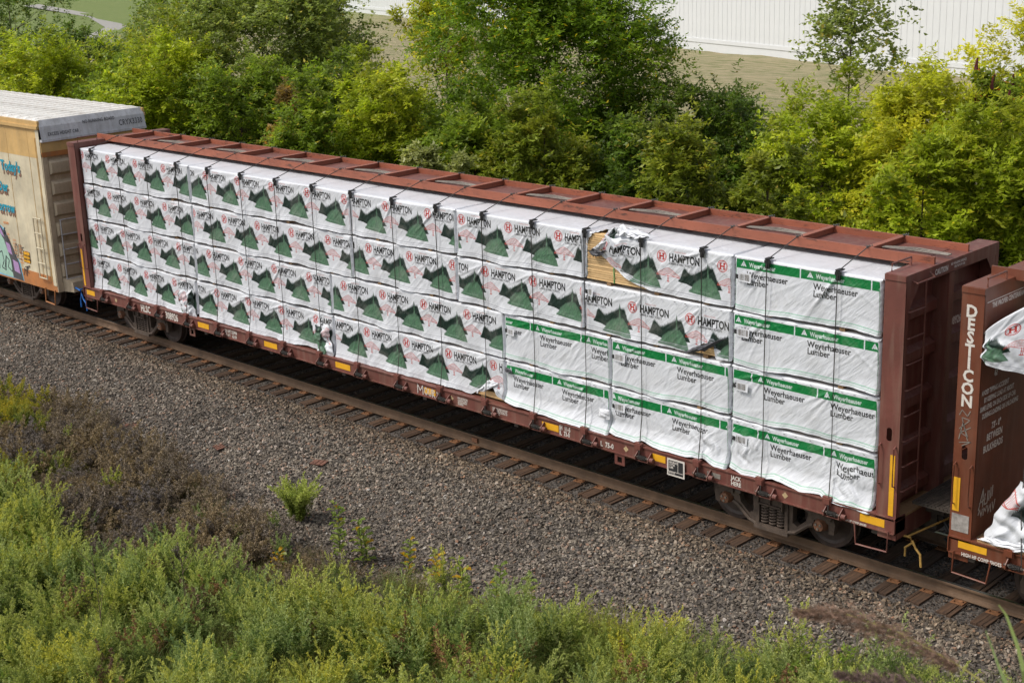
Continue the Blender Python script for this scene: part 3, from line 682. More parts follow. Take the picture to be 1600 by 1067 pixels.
    z = z+np.where(side[:, None], sz_, 0); xo = Xx+sx_
    m_ = len(Dp); verts = np.stack([xo.ravel(), y.ravel(), z.ravel()], 1)
    idx = np.arange(m_*(n+1)).reshape(m_, n+1)
    F = np.stack([idx[:-1, :-1], idx[:-1, 1:], idx[1:, 1:], idx[1:, :-1]], -1).reshape(-1, 4)
    uvp = np.stack([(Xx+x0-phase+OFF[style])/PER, np.clip((Ss+.64-dz)/TH, .002, .995)], -1).reshape(-1, 2)
    ends = (e < .032) & side[:, None]; uvp[ends.ravel(), 1] = .995
    uvt = np.stack([Xx*1.0, Ss-base[None, :]], -1).reshape(-1, 2)
    keep = np.ones(len(F), bool)
    fx = Xx.ravel()[F].mean(1)+x0; fs = V.ravel()[F].mean(1)
    for poly in cuts:
        inside = np.zeros(len(F), bool); k = len(poly)
        for i in range(k):
            (ax, ay), (bx, by) = poly[i], poly[(i+1) % k]; c = (ay > fs) != (by > fs)
            with np.errstate(divide='ignore', invalid='ignore'): inside ^= c & (fx < (bx-ax)*(fs-ay)/(by-ay)+ax)
        keep &= ~inside
    F = F[keep]
    # end caps: folded cloth, white, with pleats towards the middle
    caps = []; cv = []; cuv = []
    for col in (0, n):
        loop = verts[idx[:, col]]; base_i = len(verts)+len(cv); ctr = np.array([loop[:, 0].mean(), depth*.5, h*.42]); kk = len(loop); rings = (0, .12, .3, .55, 1)
        for ri, q in enumerate(rings):
            pl = loop*(1-q)+ctr*q; pl[:, 0] += (1 if col else -1)*(.014*np.sin(np.arange(kk)*1.7+seed)*(q > 0)*(1-q)+(.0 if q in (0, 1) else .012*np.sin(np.arange(kk)*.6))); cv += pl.tolist(); cuv += [[0, .995]]*kk
        for ri in range(len(rings)-1):
            for j in range(kk-1): caps.append([base_i+ri*kk+j, base_i+ri*kk+j+1, base_i+(ri+1)*kk+j+1, base_i+(ri+1)*kk+j])
    verts = np.concatenate([verts, np.array(cv)])
    me = bpy.data.meshes.new('wrap'); faces = [tuple(f) for f in F.tolist()]+[tuple(q) for q in caps]
    me.from_pydata([tuple(v) for v in verts.tolist()], [], faces)
    for nm, uv, u2 in (('print', uvp, cuv), ('true', uvt, [[0, .5]]*len(cv))):
        lay = me.uv_layers.new(name=nm); allv = np.concatenate([uv, np.array(u2, float)])
        li = np.empty(len(me.loops), np.int32); me.loops.foreach_get('vertex_index', li); lay.data.foreach_set('uv', allv[li].astype(np.float32).ravel())
    me.materials.append(M['wrap_tree'] if style == 'tree' else M['wrap_band'])
    me.polygons.foreach_set('use_smooth', [True]*len(me.polygons)); me.update(); return me
OFF = {'tree': .78, 'band': .17}
def crumple(name, parent, pts, w_, seed, mat, amp=.05, closed=False, nn=26, y0=-.03):
    """a crumpled flap of film: pts outline quad corners (x,z) -> grid pushed about"""
    rng = np.random.default_rng(seed); (a, b, c, d) = [np.array(p, float) for p in pts]
    u, v = np.meshgrid(np.linspace(0, 1, nn), np.linspace(0, 1, nn)); P = ((1-u)*(1-v))[..., None]*a+(u*(1-v))[..., None]*b+(u*v)[..., None]*c+((1-u)*v)[..., None]*d
    h = 0
    for f in (2.2, 3.7, 6.1, 9.7, 13):
        an = rng.uniform(0, 6.28); ph = rng.uniform(0, 6); h = h+np.abs(np.sin((u*math.cos(an)+v*math.sin(an))*f*math.pi/2+ph))/f**.55
        P = P+(w_*.12/f**.5)*np.stack([np.sin(v*f*2+ph), np.cos(u*f*2+ph)], -1)
    edge = np.minimum(np.minimum(u, 1-u), np.minimum(v, 1-v)); y = y0-amp*(h-.6)*(.35+np.clip(edge*5, 0, 1)*.65)
    V = np.stack([P[..., 0], y, P[..., 1]], -1).reshape(-1, 3); idx = np.arange(nn*nn).reshape(nn, nn)
    F = np.stack([idx[:-1, :-1], idx[:-1, 1:], idx[1:, 1:], idx[1:, :-1]], -1).reshape(-1, 4)
    me = npmesh(name, V, F, mat, smooth=True)
    lay = me.uv_layers.new(name='print'); l2 = me.uv_layers.new(name='true')
    uv = np.stack([u.ravel()*.55+seed*.137, v.ravel()*.5+.08], 1)[F.ravel()].astype(np.float32); lay.data.foreach_set('uv', uv.ravel())
    l2.data.foreach_set('uv', (uv*0+.5).ravel()); return place(name, me, parent)
def boards(b, Ln, n=21, h=.80, full=True, ynear=.012, seed=0, x0=.03):
    rng = random.Random(seed); t = h/n
    for i in range(n):
        mb = MB(); a = x0+rng.uniform(-.012, .012); mb.box(a, Ln-.03-rng.uniform(0, .02), ynear+rng.uniform(0, .014), ynear+.14, i*t+.003, (i+1)*t-.004)
        mb.obj('board', M['lumber'], b)
ROWZ = {1: 3.735, 2: 2.855, 3: 1.975, 4: 1.095}
ORD = ['first', 'second', 'third', 'fourth', 'fifth', 'sixth']
RN = {1: 'top', 2: 'second', 3: 'third', 4: 'bottom'}
SP = [  # row, x0, x1, style, phase(X of a badge), height of the badge, label override
 (1, .36, 5.01, 'tree', .43, .66, None), (1, 5.05, 10.62, 'tree', 5.69, .66, None), (1, 10.64, 13.63, 'tree', 11.70, .655, None), (1, 13.66, 16.76, 'tree', 13.80, .65, None),
 (1, 16.79, 19.83, 'tree', 18.44, .61, 'top row lumber bundle with torn wrap showing bare yellow boards at its left end'), (1, 19.86, 22.42, 'band', 20.03, 0, None),
 (2, .33, 5.02, 'tree', .33, .645, None), (2, 5.04, 10.58, 'tree', 5.07, .64, None), (2, 10.61, 13.61, 'tree', 11.12, .64, None), (2, 13.63, 16.74, 'tree', 14.37, .64, None),
 (2, 16.77, 19.81, 'tree', 17.82, .54, 'tree-print lumber bundle with torn lower right corner folded back to black, second row'), (2, 19.84, 22.43, 'band', 19.95, 0, None),
 (3, .33, 4.97, 'tree', .76, .65, None), (3, 4.99, 9.85, 'tree', 5.56, .645, None), (3, 9.87, 14.79, 'tree', 10.26, .63, None), (3, 14.81, 17.31, 'band', 15.64, 0, None), (3, 17.34, 19.80, 'band', 17.49, 0, None), (3, 19.83, 22.44, 'band', 20.38, 0, None),
 (4, .33, 4.88, 'tree', .43, .64, 'bottom row lumber bundle with crumpled wrap at its right end, above white car number'), (4, 4.93, 9.84, 'tree', 5.71, .645, 'bottom row lumber bundle with a green crumpled knot of wrap at its right end'), (4, 9.87, 14.77, 'tree', 10.90, .65, None), (4, 14.80, 17.30, 'band', 14.94, 0, 'green-banded bottom bundle with a small black hole torn at its upper left corner'), (4, 17.33, 19.80, 'band', 17.39, 0, None), (4, 19.83, 22.44, 'band', 20.52, 0, 'rightmost bundle of the bottom row, wrap sagging over the sill beside the bulkhead')]
cnt = {}
runner = MB(); runner.box(-.045, .045, .02, 1.14, -.062, -.004); runner_me = runner.mesh('runner', M['dunnage'])
def core(b, Ln, depth=1.12):
    mb = MB(); n = 3
    for i in range(n): mb.box(.03, Ln-.03, .022+.004*(i % 2), depth, .003+i*.037, .037+i*.037)
    mb.obj('lumber', M['lumber'], b)
    for k in range(max(int(Ln/1.2), 2)):
        place('runner', runner_me, b, ((k+.5)*Ln/max(int(Ln/1.2), 2), 0, 0))
def sticker(b, x, z, w_=.24, h=.14, seed=1):
    rng = random.Random(seed); mb = MB(); y = -.045
    mb.add([(x, y, z), (x+w_, y-.006, z-.01), (x+w_+.01, y-.002, z+h), (x+.01, y-.008, z+h)], [(0, 1, 2, 3)], 0)
    cx = x+.02
    while cx < x+w_-.03:
        ww = rng.uniform(.004, .012); mb.add([(cx, y-.010, z+.02), (cx+ww, y-.010, z+.02), (cx+ww, y-.011, z+h-.02), (cx, y-.011, z+h-.02)], [(0, 1, 2, 3)], 1); cx += ww+rng.uniform(.006, .02)
    mb.add([(x-.065, y+.003, z+.03), (x-.01, y, z+.03), (x-.01, y, z+.1), (x-.065, y+.003, z+.1)], [(0, 1, 2, 3)], 2)
    mb.obj('label_sticker', [M['wrap_white'], M['strap'], M['consol']], b)
def staples(b, Ln, z, seed):
    rng = random.Random(seed); mb = MB(); x = .12
    while x < Ln-.1:
        mb.box(x, x+.035, -.026, -.02, z, z+.006); x += rng.uniform(.2, .3)
    mb.obj('staple_row', M['consol'], b, kind='stuff')
for i, (row, x0, x1, style, ph, dz, lab) in enumerate(SP):
    k = cnt.get(row, 0); cnt[row] = k+1
    kind = 'white tree-print' if style == 'tree' else 'white and green banded'
    label = lab or f'{kind} lumber bundle, {ORD[k]} from the left in the {RN[row]} row'
    b = empty('lumber_bundle', (x0, YF, ROWZ[row]), label=label, cat='lumber bundle', group='wrapped lumber bundles on the flatcar')
    kw = dict(loose=.012 if row < 4 else .018, flare=0 if row < 4 else (.02 if i < 21 else .085))
    if style == 'band': dz = {1: .64+.015, 2: .64, 3: .64-.01, 4: .64-.03}[row]
    if i == 4:
        kw.update(hem=[(16.79, .0), (16.83, .0), (16.86, .70), (17.02, .775), (17.10, .50), (17.22, .415), (17.34, .34), (17.56, .215), (17.81, .10), (18.03, .045), (18.25, .01), (18.6, -.01), (19.83, -.015)], bulge=[(17.33, .80, .34, .10, .9), (17.62, 1.1, .35, .09, .9), (17.5, .55, .28, .05, .8)],
                  cuts=[[(16.84, -1), (16.84, .60), (16.93, .655), (16.97, .76), (17.06, .87), (17.24, 1.05), (17.36, .80), (17.28, .64), (17.16, .45), (17.16, -1)]])
    if i == 10: kw.update(hem=[(16.77, -.01), (18.9, -.015), (19.05, .03), (19.3, .20), (19.5, .215), (19.55, -.02), (19.81, -.02)], bulge=[(16.85, .55, .15, .03, .9)])
    if i == 18: kw.update(bulge=[(4.45, .25, .32, .07, 1.0)])
    if i == 19: kw.update(bulge=[(9.5, .38, .33, .08, 1.0)])
    if i == 20: kw.update(hem=[(9.87, -.05), (11, -.03), (12.5, -.02), (13.4, .0), (13.9, -.02), (14.1, .10), (14.35, .19), (14.5, .21), (14.77, .02)], bulge=[(14.55, .15, .2, .05, .9)], loose=0)
    if i == 21: kw.update(bulge=[(14.9, .62, .12, .03, .9)], hem=[(14.8, .06), (15.0, .03), (15.6, .0), (16.3, -.02), (17.3, -.045)])
    if i == 22: kw.update(bulge=[(17.5, .45, .25, .03, .9), (19.35, .25, .35, .06, .9)], hem=[(17.33, .05), (17.5, -.01), (17.9, -.02), (18.05, .03), (18.3, -.01), (18.9, -.02), (19.2, .01), (19.35, .05), (19.5, -.02), (19.8, -.04)])
    if i == 23: kw.update(bulge=[(20.1, .35, .3, .06, 1.0), (22.0, .25, .35, .07, .7)], hem=[(19.83, .02), (20.1, -.04), (20.5, -.03), (20.7, .03), (21.2, -.04), (21.55, -.01), (21.65, -.06), (22.0, -.07), (22.38, -.08)])
    place('wrap', wrap_mesh(x0, x1, style, ph, dz, 100+i, **kw), b)
    Ln = x1-x0
    if i in (4, 10):
        boards(b, Ln, seed=i); mb = MB(); mb.box(.02, Ln-.02, .17, 1.12, .0, .79); mb.obj('lumber', M['lumber'], b)
        for kk in range(3): place('runner', runner_me, b, ((kk+.5)*Ln/3, 0, 0))
    else: core(b, Ln)
    if style == 'band' and i not in (15, 21) or i == 10: sticker(b, .12, .44 if i != 10 else .6, .22 if i != 10 else .1, .14, i)
    if i in (15,): sticker(b, .12, .45, .16, .12, 3)
    if style == 'band' or i == 10: staples(b, Ln, .775, i)
    # specials
    if i == 4:
        crumple('torn_flap', b, [(.20, .46), (.62, .62), (.74, 1.0), (.52, .86)], .3, 5, M['wrap_tree'], .06, y0=-.02)
        crumple('torn_flap', b, [(.10, .48), (.30, .42), (.55, .56), (.24, .55)], .15, 8, M['wrap_under'], .03, nn=14, y0=-.05)
        mb = MB(); mb.box(.625, .64, .004, .010, .0, .30); mb.obj('band', M['greenstrap'], b)
    if i == 4: crumple('torn_flap', b, [(.60, .74), (1.30, .79), (1.38, .93), (.78, .97)], .35, 12, M['wrap_white'], .10, y0=.06, nn=34)
    if i == 10:
        crumple('torn_flap', b, [(2.12, -.03), (2.55, .06), (3.0, .37), (2.52, .19)], .1, 4, M['wrap_under'], .05, nn=18, y0=-.035)
    if i == 18: crumple('torn_flap', b, [(3.98, -.06), (4.56, -.13), (4.5, .55), (3.85, .55)], .3, 4, M['wrap_tree'], .07, y0=-.04)
    if i == 19: crumple('torn_flap', b, [(4.38, -.03), (4.92, -.08), (4.86, .60), (4.40, .55)], .3, 2, M['wrap_tree'], .08, y0=-.05)
    if i == 20: crumple('torn_flap', b, [(4.15, .05), (4.5, .16), (4.88, .35), (4.55, .38)], .2, 3, M['wrap_white'], .05, nn=18, y0=-.03)
    if i == 21:
        crumple('torn_flap', b, [(.03, .60), (.22, .60), (.18, .68), (.03, .70)], .05, 7, M['wrap_under'], .03, nn=12, y0=-.035)
        crumple('torn_flap', b, [(2.30, .25), (2.55, .24), (2.56, .42), (2.32, .43)], .05, 9, M['wrap_white'], .03, nn=12, y0=-.07)
# far half of the load: only its top edge shows above the chord
far = [(.36, 5.03), (5.05, 10.62), (10.64, 13.63), (13.66, 16.76), (16.79, 19.83), (19.86, 22.34)]
for row in (1, 2, 3, 4):
    for j, (x0, x1) in enumerate(far):
        b = empty('lumber_bundle', (x1, -YF, ROWZ[row]), cat='lumber bundle', group='wrapped lumber bundles on the far side of the flatcar',
                  label='white top-row bundle on the far side, only its upper edge showing behind the centre beam' if row == 1 else 'white wrapped lumber bundle hidden low on the far side of the centre beam')
        b.rotation_euler = (0, 0, math.pi)
        place('wrap', wrap_mesh(0, x1-x0, 'tree', .4+j*.3, .65, 300+row*10+j, res=.09 if row > 1 else .05, amp=.3, bulge=[((x1-x0)*.5, 1.0, .6, .03, .5)] if row == 1 else ()), b)
        core(b, x1-x0)
# tie-down cables with black corner protectors, parts of the car
brm = MB(); brm.box(-.035, .035, -.05, -.03, -.13, .02); brm.box(-.05, .05, -.055, -.028, -.05, .0); brm.box(-.045, .045, -.05, .07, .012, .028); brm.box(.0, .06, .0, .05, .028, .036)
brm = brm.mesh('corner_protector', M['black'])
rc_ = random.Random(5)
for i, x in enumerate(CAB):
    j = rc_.uniform(-.02, .02); mb = MB()
    mb.tube([(x+.05, -1.455, .90), (x+j, YF-.055, 1.6), (x+j, YF-.058, 3.0), (x, YF-.058, 4.5), (x, YF-.05, 4.585), (x+.01, YF+.02, 4.605), (x+.02, -.52, 4.80)], .0085, 5)
    c = mb.obj('tie_down_cable', M['cable'], car1); place('corner_protector', brm, c, (x, YF-.0, 4.57))
    if i % 2 == 1:
        sm = MB()
        for q in range(3): sm.tube([(x+.06, -.20+q*.035, 4.745), (x+.5, -.02+q*.05, 4.715+.01*q), (x+1.1, -.12+q*.04, 4.745)], .012, 5)
        sm.obj('cable_tail', M['strap'], car1)
# load of the right-hand car
b = empty('lumber_bundle', (24.06, YF, 3.58), label='blown-out white wrap with red badge hanging over the brown bulkhead, right edge', cat='lumber bundle', group='lumber wraps on the right-hand car')
mw = wrap_mesh(0, 4.6, 'tree', 24.42-24.06, .70, 77, h=1.0, hem=[(0, .25), (.05, .05), (.3, .0), (.8, .02), (1.6, -.06), (4.6, -.02)], bulge=[(.12, .35, .35, .055, 1.0), (.7, .25, .5, .03, .9)], amp=1.3)
# the loose end slopes down towards the bulkhead
n_ = len(mw.vertices); co = np.empty(n_*3, np.float32); mw.vertices.foreach_get('co', co); co = co.reshape(-1, 3)
t = np.clip(co[:, 0]/.60, 0, 1); co[:, 2] = co[:, 2]*(.45+.55*t**.8)+.06*(1-t)
co[:, 1] -= (1-t)*.16; mw.vertices.foreach_set('co', co.ravel()); mw.update(); place('wrap', mw, b); mb = MB(); mb.box(1.0, 4.5, .05, 1.1, .02, .5); mb.obj('lumber', M['lumber'], b)
for k in range(3): place('runner', runner_me, b, (1.6+k, 0, 0))
for r_, z in ((2, 2.77), (3, 1.93), (4, 1.095)):
    x0 = 24.74 if r_ < 4 else 24.95
    b = empty('lumber_bundle', (x0, YF, z), label={2: 'upper white wrapped lumber bundle at the right edge, beside the dark bulkhead', 3: 'middle white wrapped lumber bundle at the right edge, beside the dark bulkhead', 4: 'crumpled torn white wrap on the deck boards at the lower right edge'}[r_], cat='lumber bundle', group='lumber wraps on the right-hand car')
    place('wrap', wrap_mesh(x0, x0+4.2, 'tree', 25.2, .64, 80+r_, amp=1.5, bulge=[(x0+.2, .4, .5, .08, .9)]), b); core(b, 4.2)
    if r_ == 4: crumple('torn_flap', b, [(-.80, .0), (.55, -.04), (.7, 1.15), (-.30, 1.02)], .3, 6, M['wrap_tree'], .13, y0=-.02, nn=40)
    if r_ == 4: crumple('torn_flap', b, [(-.85, -.0), (.2, -.05), (.3, .2), (-.6, .1)], .2, 9, M['wrap_white'], .08, y0=-.08, nn=24)
mb = MB(); mb.box(24.12, 28, -1.36, -1.1, 1.04, 1.085)
mb.v = [(x-23.7, y, z) for x, y, z in mb.v]; mb.obj('deck_board', M['deckwood'], car2)
mb = MB()
mb.tube([(1.13, -1.455, .90), (1.02, -1.33, 1.6), (1.0, -1.315, 4.5), (1.02, -.52, 4.8)], .0085, 5); mb.obj('tie_down_cable', M['cable'], car2)

# ------------------------------------------------------------------ left box car
XB = -1.12
M['cream'] = paint('cream_paint', (.60, .53, .38, 1), .35, .6, rust=(.45, .27, .09, 1), dust=(.4, .28, .15, 1))
M['band_yel'] = paint('faded_orange_paint', (.58, .37, .14, 1), .4, .6, rust=(.42, .2, .06, 1), dust=(.5, .36, .2, 1))
M['sill_or'] = paint('orange_sill_paint', (.44, .17, .05, 1), .4)
M['roofwhite'] = paint('weathered_roof', (.72, .70, .66, 1), .8, .6, rust=(.28, .2, .13, 1), dust=(.33, .25, .18, 1))
M['galv'] = paint('galvanised_panel', (.54, .54, .56, 1), .7, .5, rust=(.22, .19, .16, 1), dust=(.25, .22, .2, 1))
M['endbeige'] = paint('beige_end', (.54, .44, .31, 1), .7, .7, rust=(.24, .15, .07, 1), dust=(.26, .19, .12, 1))
for nme, c in (('mint', (.34, .52, .42, 1)), ('purple', (.40, .25, .46, 1)), ('gblack', (.03, .03, .04, 1)), ('teal', (.01, .30, .42, 1)), ('brown_ink', (.22, .12, .08, 1)), ('orange_ink', (.65, .24, .08, 1)), ('charcoal', (.07, .07, .075, 1)), ('skyblue', (.2, .45, .6, 1))):
    M[nme] = plain(nme, c, .6, .12, 12)
bx = empty('box_car', (XB, 0, 0), label='cream refrigerator boxcar with orange sill, ribbed white roof and graffiti', cat='freight car', group='freight cars of the train')
BL = 16.0
for sy in (-1, 1):
    mb = MB(); mb.box(-BL, 0, -1.50, -1.47, 1.12, 4.18, 0); mb.box(-BL, 0, -1.503, -1.47, 4.18, 4.92, 1); mb.box(-BL, 0, -1.503, -1.47, .74, 1.12, 2)
    mb.box(-BL, .02, -1.56, -1.47, 4.92, 5.0, 1); mb.box(-BL, .02, -1.53, -1.47, 5.0, 5.12, 1)
    mb.box(-.16, .0, -1.515, -1.47, .9, 4.9, 0)
    if sy > 0: mb.mirror_y()
    mb.obj('side_wall', [M['cream'], M['band_yel'], M['sill_or']], bx)
mb = MB()
for k in range(14): mb.box(-.62-1.12*k-.012, -.62-1.12*k, -1.507, -1.499, 1.0, 4.92)
for dx in (-.24, -.19): mb.box(dx-.012, dx, -1.512, -1.5, 1.0, 4.7)
mb.obj('seam_line', M['band_yel'], bx)
mb = MB(); mb.box(-BL, -.05, -1.5, 1.5, 5.06, 5.13); mb.obj('roof', M['roofwhite'], bx)
rb = MB(); rb.add([(-.14, -1.48, 5.13), (.14, -1.48, 5.13), (.14, 1.48, 5.13), (-.14, 1.48, 5.13), (-.08, -1.40, 5.165), (.08, -1.40, 5.165), (.08, 1.40, 5.165), (-.08, 1.40, 5.165)], [(4, 5, 6, 7), (0, 1, 5, 4), (1, 2, 6, 5), (2, 3, 7, 6), (3, 0, 4, 7)]); rbm = rb.mesh('roof_rib', M['roofwhite'])
for k in range(34): place('roof_rib', rbm, bx, (-.35-.46*k, 0, 0))
mb = MB(); mb.add([(-.04, -1.44, 5.14), (-.04, 1.44, 5.14), (.05, 1.5, 4.98), (.10, 1.5, 4.66), (.10, -1.5, 4.66), (.05, -1.5, 4.98)], [(0, 5, 2, 1), (5, 4, 3, 2)]); mb.box(.0, .12, -1.5, 1.5, 4.60, 4.66); mb.obj('end_cap_panel', M['galv'], bx)
mb = MB(); mb.box(-.05, .03, -1.5, 1.5, 4.34, 4.60, 0); mb.box(-.05, .045, -1.5, 1.5, 4.22, 4.34, 1); mb.obj('end_band', [M['band_yel'], M['sill_or']], bx)
mb = MB(); mb.box(-.08, -.03, -1.5, 1.5, .95, 4.22); mb.box(-.03, .03, -1.5, -1.36, .74, 4.3); mb.box(-.03, .03, 1.36, 1.5, .74, 4.3); mb.box(-.05, .03, -1.36, 1.36, .74, .98); mb.obj('end_wall', M['endbeige'], bx)
cr = MB(); cr.add([(-.03, -1.36, -.19), (-.03, 1.36, -.19), (.08, 1.30, -.12), (.08, -1.30, -.12), (.08, -1.30, .14), (.08, 1.30, .14), (-.03, 1.36, .22), (-.03, -1.36, .22)], [(0, 1, 2, 3), (3, 2, 5, 4), (4, 5, 6, 7), (0, 3, 4), (0, 4, 7), (1, 5, 2), (1, 6, 5)]); crm = cr.mesh('corrugation', M['endbeige'])
for k in range(6): place('corrugation', crm, bx, (0, 0, 3.92-.53*k))
def ladder(mb, f, a0, a1, z0, z1, n, r=.014):
    mb.tube([f(a0, z0), f(a0, z1)], r, 6); mb.tube([f(a1, z0), f(a1, z1)], r, 6)
    for k in range(n): z = z0+(z1-z0)*k/(n-1); mb.tube([f(a0-.02, z), f(a1+.02, z)], r, 6)
lad = MB(); ladder(lad, lambda a, z: (a, -1.57, z), -.72, -.34, 1.05, 2.62, 5, .017); lad.obj('side_ladder', M['cream'], bx)
lad = MB(); ladder(lad, lambda a, z: (.09, a, z), -1.25, -.55, 1.05, 2.6, 5, .017); lad.obj('end_ladder', M['galv'], bx)
mb = MB(); mb.tube([(-.62, -1.52, .78), (-.60, -1.55, .42), (-.14, -1.55, .40), (-.12, -1.52, .78)], .02, 6); mb.obj('sill_step', M['sill_or'], bx)
mb = MB(); mb.box(-BL, 0, -.35, .35, .5, 1.0); mb.box(0, .55, -.28, .28, .68, 1.0); mb.box(.5, 1.0, -.12, .12, .72, .94); mb.obj('draft_gear', M['steel_dark'], bx)
mb = MB(); mb.tube([(.10, -1.15, .86), (.5, -1.15, .80), (.55, -1.15, .7), (.47, -1.15, .56), (.47, -1.15, .36)], .022, 6); mb.tube([(.55, -1.15, .72), (.62, -1.15, .58), (.72, -1.15, .5), (.74, -1.15, .30)], .022, 6); mb.tube([(.4, -1.15, .8), (.5, -.3, .8)], .018, 6); mb.obj('uncoupling_lever', M['blue'], bx)
mb = MB(); mb.add([(0, -1.35, .74), (.28, -1.2, .72), (.28, -.6, .72), (0, -.5, .74), (0, -1.35, 1.1), (.25, -1.2, .98), (.25, -.6, .98), (0, -.5, 1.1)], [(0,3,2,1),(4,5,6,7),(0,1,5,4),(1,2,6,5),(2,3,7,6),(3,0,4,7)]); mb.obj('end_platform', M['endbeige'], bx)
truck(bx, -2.5); truck(bx, -13)
BS = lambda s, x, z, size, mat, **k: stencil(bx, s, x, z, size, mat=mat, y=k.pop('y', -1.512), **k)
for s, x, z in (("Today's", -2.22, 3.72), ('ibDer', -2.86+.1, 3.15), ('orrow', -2.62, 2.60)):
    BS(s, x+.03, z-.10, .37, M['brown_ink'], y=-1.509, xs=.85); BS(s, x, z, .37, M['teal'], y=-1.513, xs=.85)
BS('us.com', -2.5, 2.25, .12, M['orange_ink'])
BS('6', -2.55, 1.85+.1, .28, M['gblack'])
for cidx, xc in enumerate((-2.42, -2.1, -1.82, -1.5)):
    for k in range(6 if cidx < 3 else 4): BS('LD 1%d5' % k if k % 2 else 'CU 40', xc, 2.05-.12*cidx-.09*k-.1, .07, M['orange_ink'])
patch(bx, -1.62, -1.26, 1.32, 1.62, M['gblack'], -1.510, 'placard'); patch(bx, -1.605, -1.275, 1.335, 1.605, M['yellow'], -1.513, 'placard')
BS('FOOD CAR', -1.57, 1.49, .07, M['gblack'], y=-1.516); BS('INSIDE ONLY', -1.58, 1.39, .07, M['gblack'], y=-1.516)
def gpoly(pts, mat, y, name='graffiti'):
    mb = MB(); mb.plate(pts, [], y, y+.003); mb.obj(name, M[mat], bx)
gpoly([(-3.9, .78), (-1.75, .78), (-1.85, 1.25), (-2.2, 1.62), (-2.5, 2.1), (-2.9, 2.25), (-3.9, 2.3)], 'skyblue', -1.5065)
gpoly([(-3.9, .85), (-2.15, .80), (-2.35, 1.5), (-2.62, 2.0), (-3.0, 2.15), (-3.9, 2.2)], 'mint', -1.509)
gpoly([(-2.32, .80), (-1.78, .78), (-1.9, 1.25), (-2.35, 1.9), (-2.78, 2.22), (-2.95, 2.12), (-2.6, 1.8), (-2.35, 1.25)], 'charcoal', -1.512)
gpoly([(-2.2, 1.0), (-1.9, .95), (-1.96, 1.25), (-2.24, 1.3)], 'purple', -1.515); gpoly([(-2.45, 1.48), (-2.22, 1.42), (-2.3, 1.7), (-2.52, 1.75)], 'purple', -1.515); gpoly([(-2.75, 1.95), (-2.55, 1.86), (-2.7, 2.1), (-2.85, 2.12)], 'purple', -1.515)
GB = lambda ox, oz, k, L_: [(ox+a*k, oz+b*k) for a, b in L_]
scrib(bx, [GB(-3.05, .95, .5, [(0, 0), (.1, .9), (.5, 1), (.6, .5), (.3, .1), (.7, 0), (.9, .8)]), GB(-2.75, .9, .5, [(0, .2), (.3, .9), (.6, .7), (.4, .3), (.8, .1), (1.0, .7)]), GB(-3.3, 1.3, .5, [(0, 0), (.2, 1), (.6, .4), (.5, 1.2)])], M['gblack'], -1.513, .014)
scrib(bx, [GB(-1.98, 1.45, .3, [(0, 0), (-.1, .7), (.1, 1.1), (.35, .8), (.3, 0), (.05, -.1)]), GB(-1.82, 1.5, .3, [(0, .9), (.1, .1), (.4, .1), (.4, .9)]), GB(-1.66, 1.45, .3, [(.4, .9), (.0, .8), (.3, .4), (0, 0)]), GB(-1.9, 1.38, .3, [(0, 0), (.6, -.05)]), GB(-1.7, .95, .3, [(0, 0), (.2, .7), (.5, 0), (.8, .9), (.4, .5), (1, .3)]), GB(-1.6, 1.1, .3, [(0, .3), (.9, .5), (.2, 0)])], M['gblack'], -1.5135, .010)
for s, y, z, sz in (('EXCESS HEIGHT CAR', -1.30, 4.74, .12), ('NO RUNNING BOARD', -.30, 4.93, .12), ('CRYX3330', .72, 4.76, .20)):
    V, F = text_tris(s, sz, .7, .002, 1.1); 
    mb = MB(); mb.add([(.108-(z+b-4.66)*.16, y+a, z+b) for a, b in V], F); mb.obj('stencil', M['charcoal'], bx)

# ------------------------------------------------------------------ warehouse on the rise behind
M['siding'] = plain('white_siding', (.64, .65, .66, 1), .5, .03, 1.5, 0, .001)
A = Vector((-100.0, 85.6, .35)); B = Vector((20.0, 48.5, .35)); dv = (B-A).normalized(); Lw = (B-A).length
wh = empty('warehouse', A, label='long white warehouse with vertical ribbed metal siding beyond the grass bank', cat='building')
wh.rotation_euler = (0, 0, math.atan2(dv.y, dv.x))
PW = 1.52; pn = MB(); pn.box(.004, PW-.004, -.02, .0, .55, 10.5)
for k in range(3):
    xx = .02+k*.5; pn.box(xx, xx+(.03 if k else .05), -.034, -.02, .55, 10.5)
pnm = pn.mesh('wall_panel', M['siding'])
for k in range(int(Lw/PW)): place('wall_panel', pnm, wh, (k*PW, 0, 0))
mb = MB(); mb.box(0, Lw, -.02, 40, -2, .5); mb.box(0, Lw, -.07, -.02, .3, .56); mb.obj('foundation', M['siding'], wh)
mb = MB(); mb.box(0, Lw, .0, 40, .5, 10.6); mb.box(-.1, Lw+.1, -.12, 40, 10.6, 10.75); mb.obj('wall_core', M['siding'], wh)
mb = MB(); mb.tube([(0, 0, 0), (.25, .02, .1), (.4, 0, .02), (.55, .1, .12), (.8, 0, .0)], .16, 8); mb.obj('dark_bag', M['black'], None, (-31.2, 60.6, .25), label='small dark bag lying at the foot of the white warehouse wall', cat='bag')
mb = MB(); mb.tube([(0, 0, 0), (.25, .02, .1), (.4, 0, .02), (.8, 0, .0)], .2, 8); mb.obj('dark_drum', M['black'], None, (-74.5, 74.5, .25), label='dark lump beside the warehouse wall behind the pale yellow tree', cat='debris')
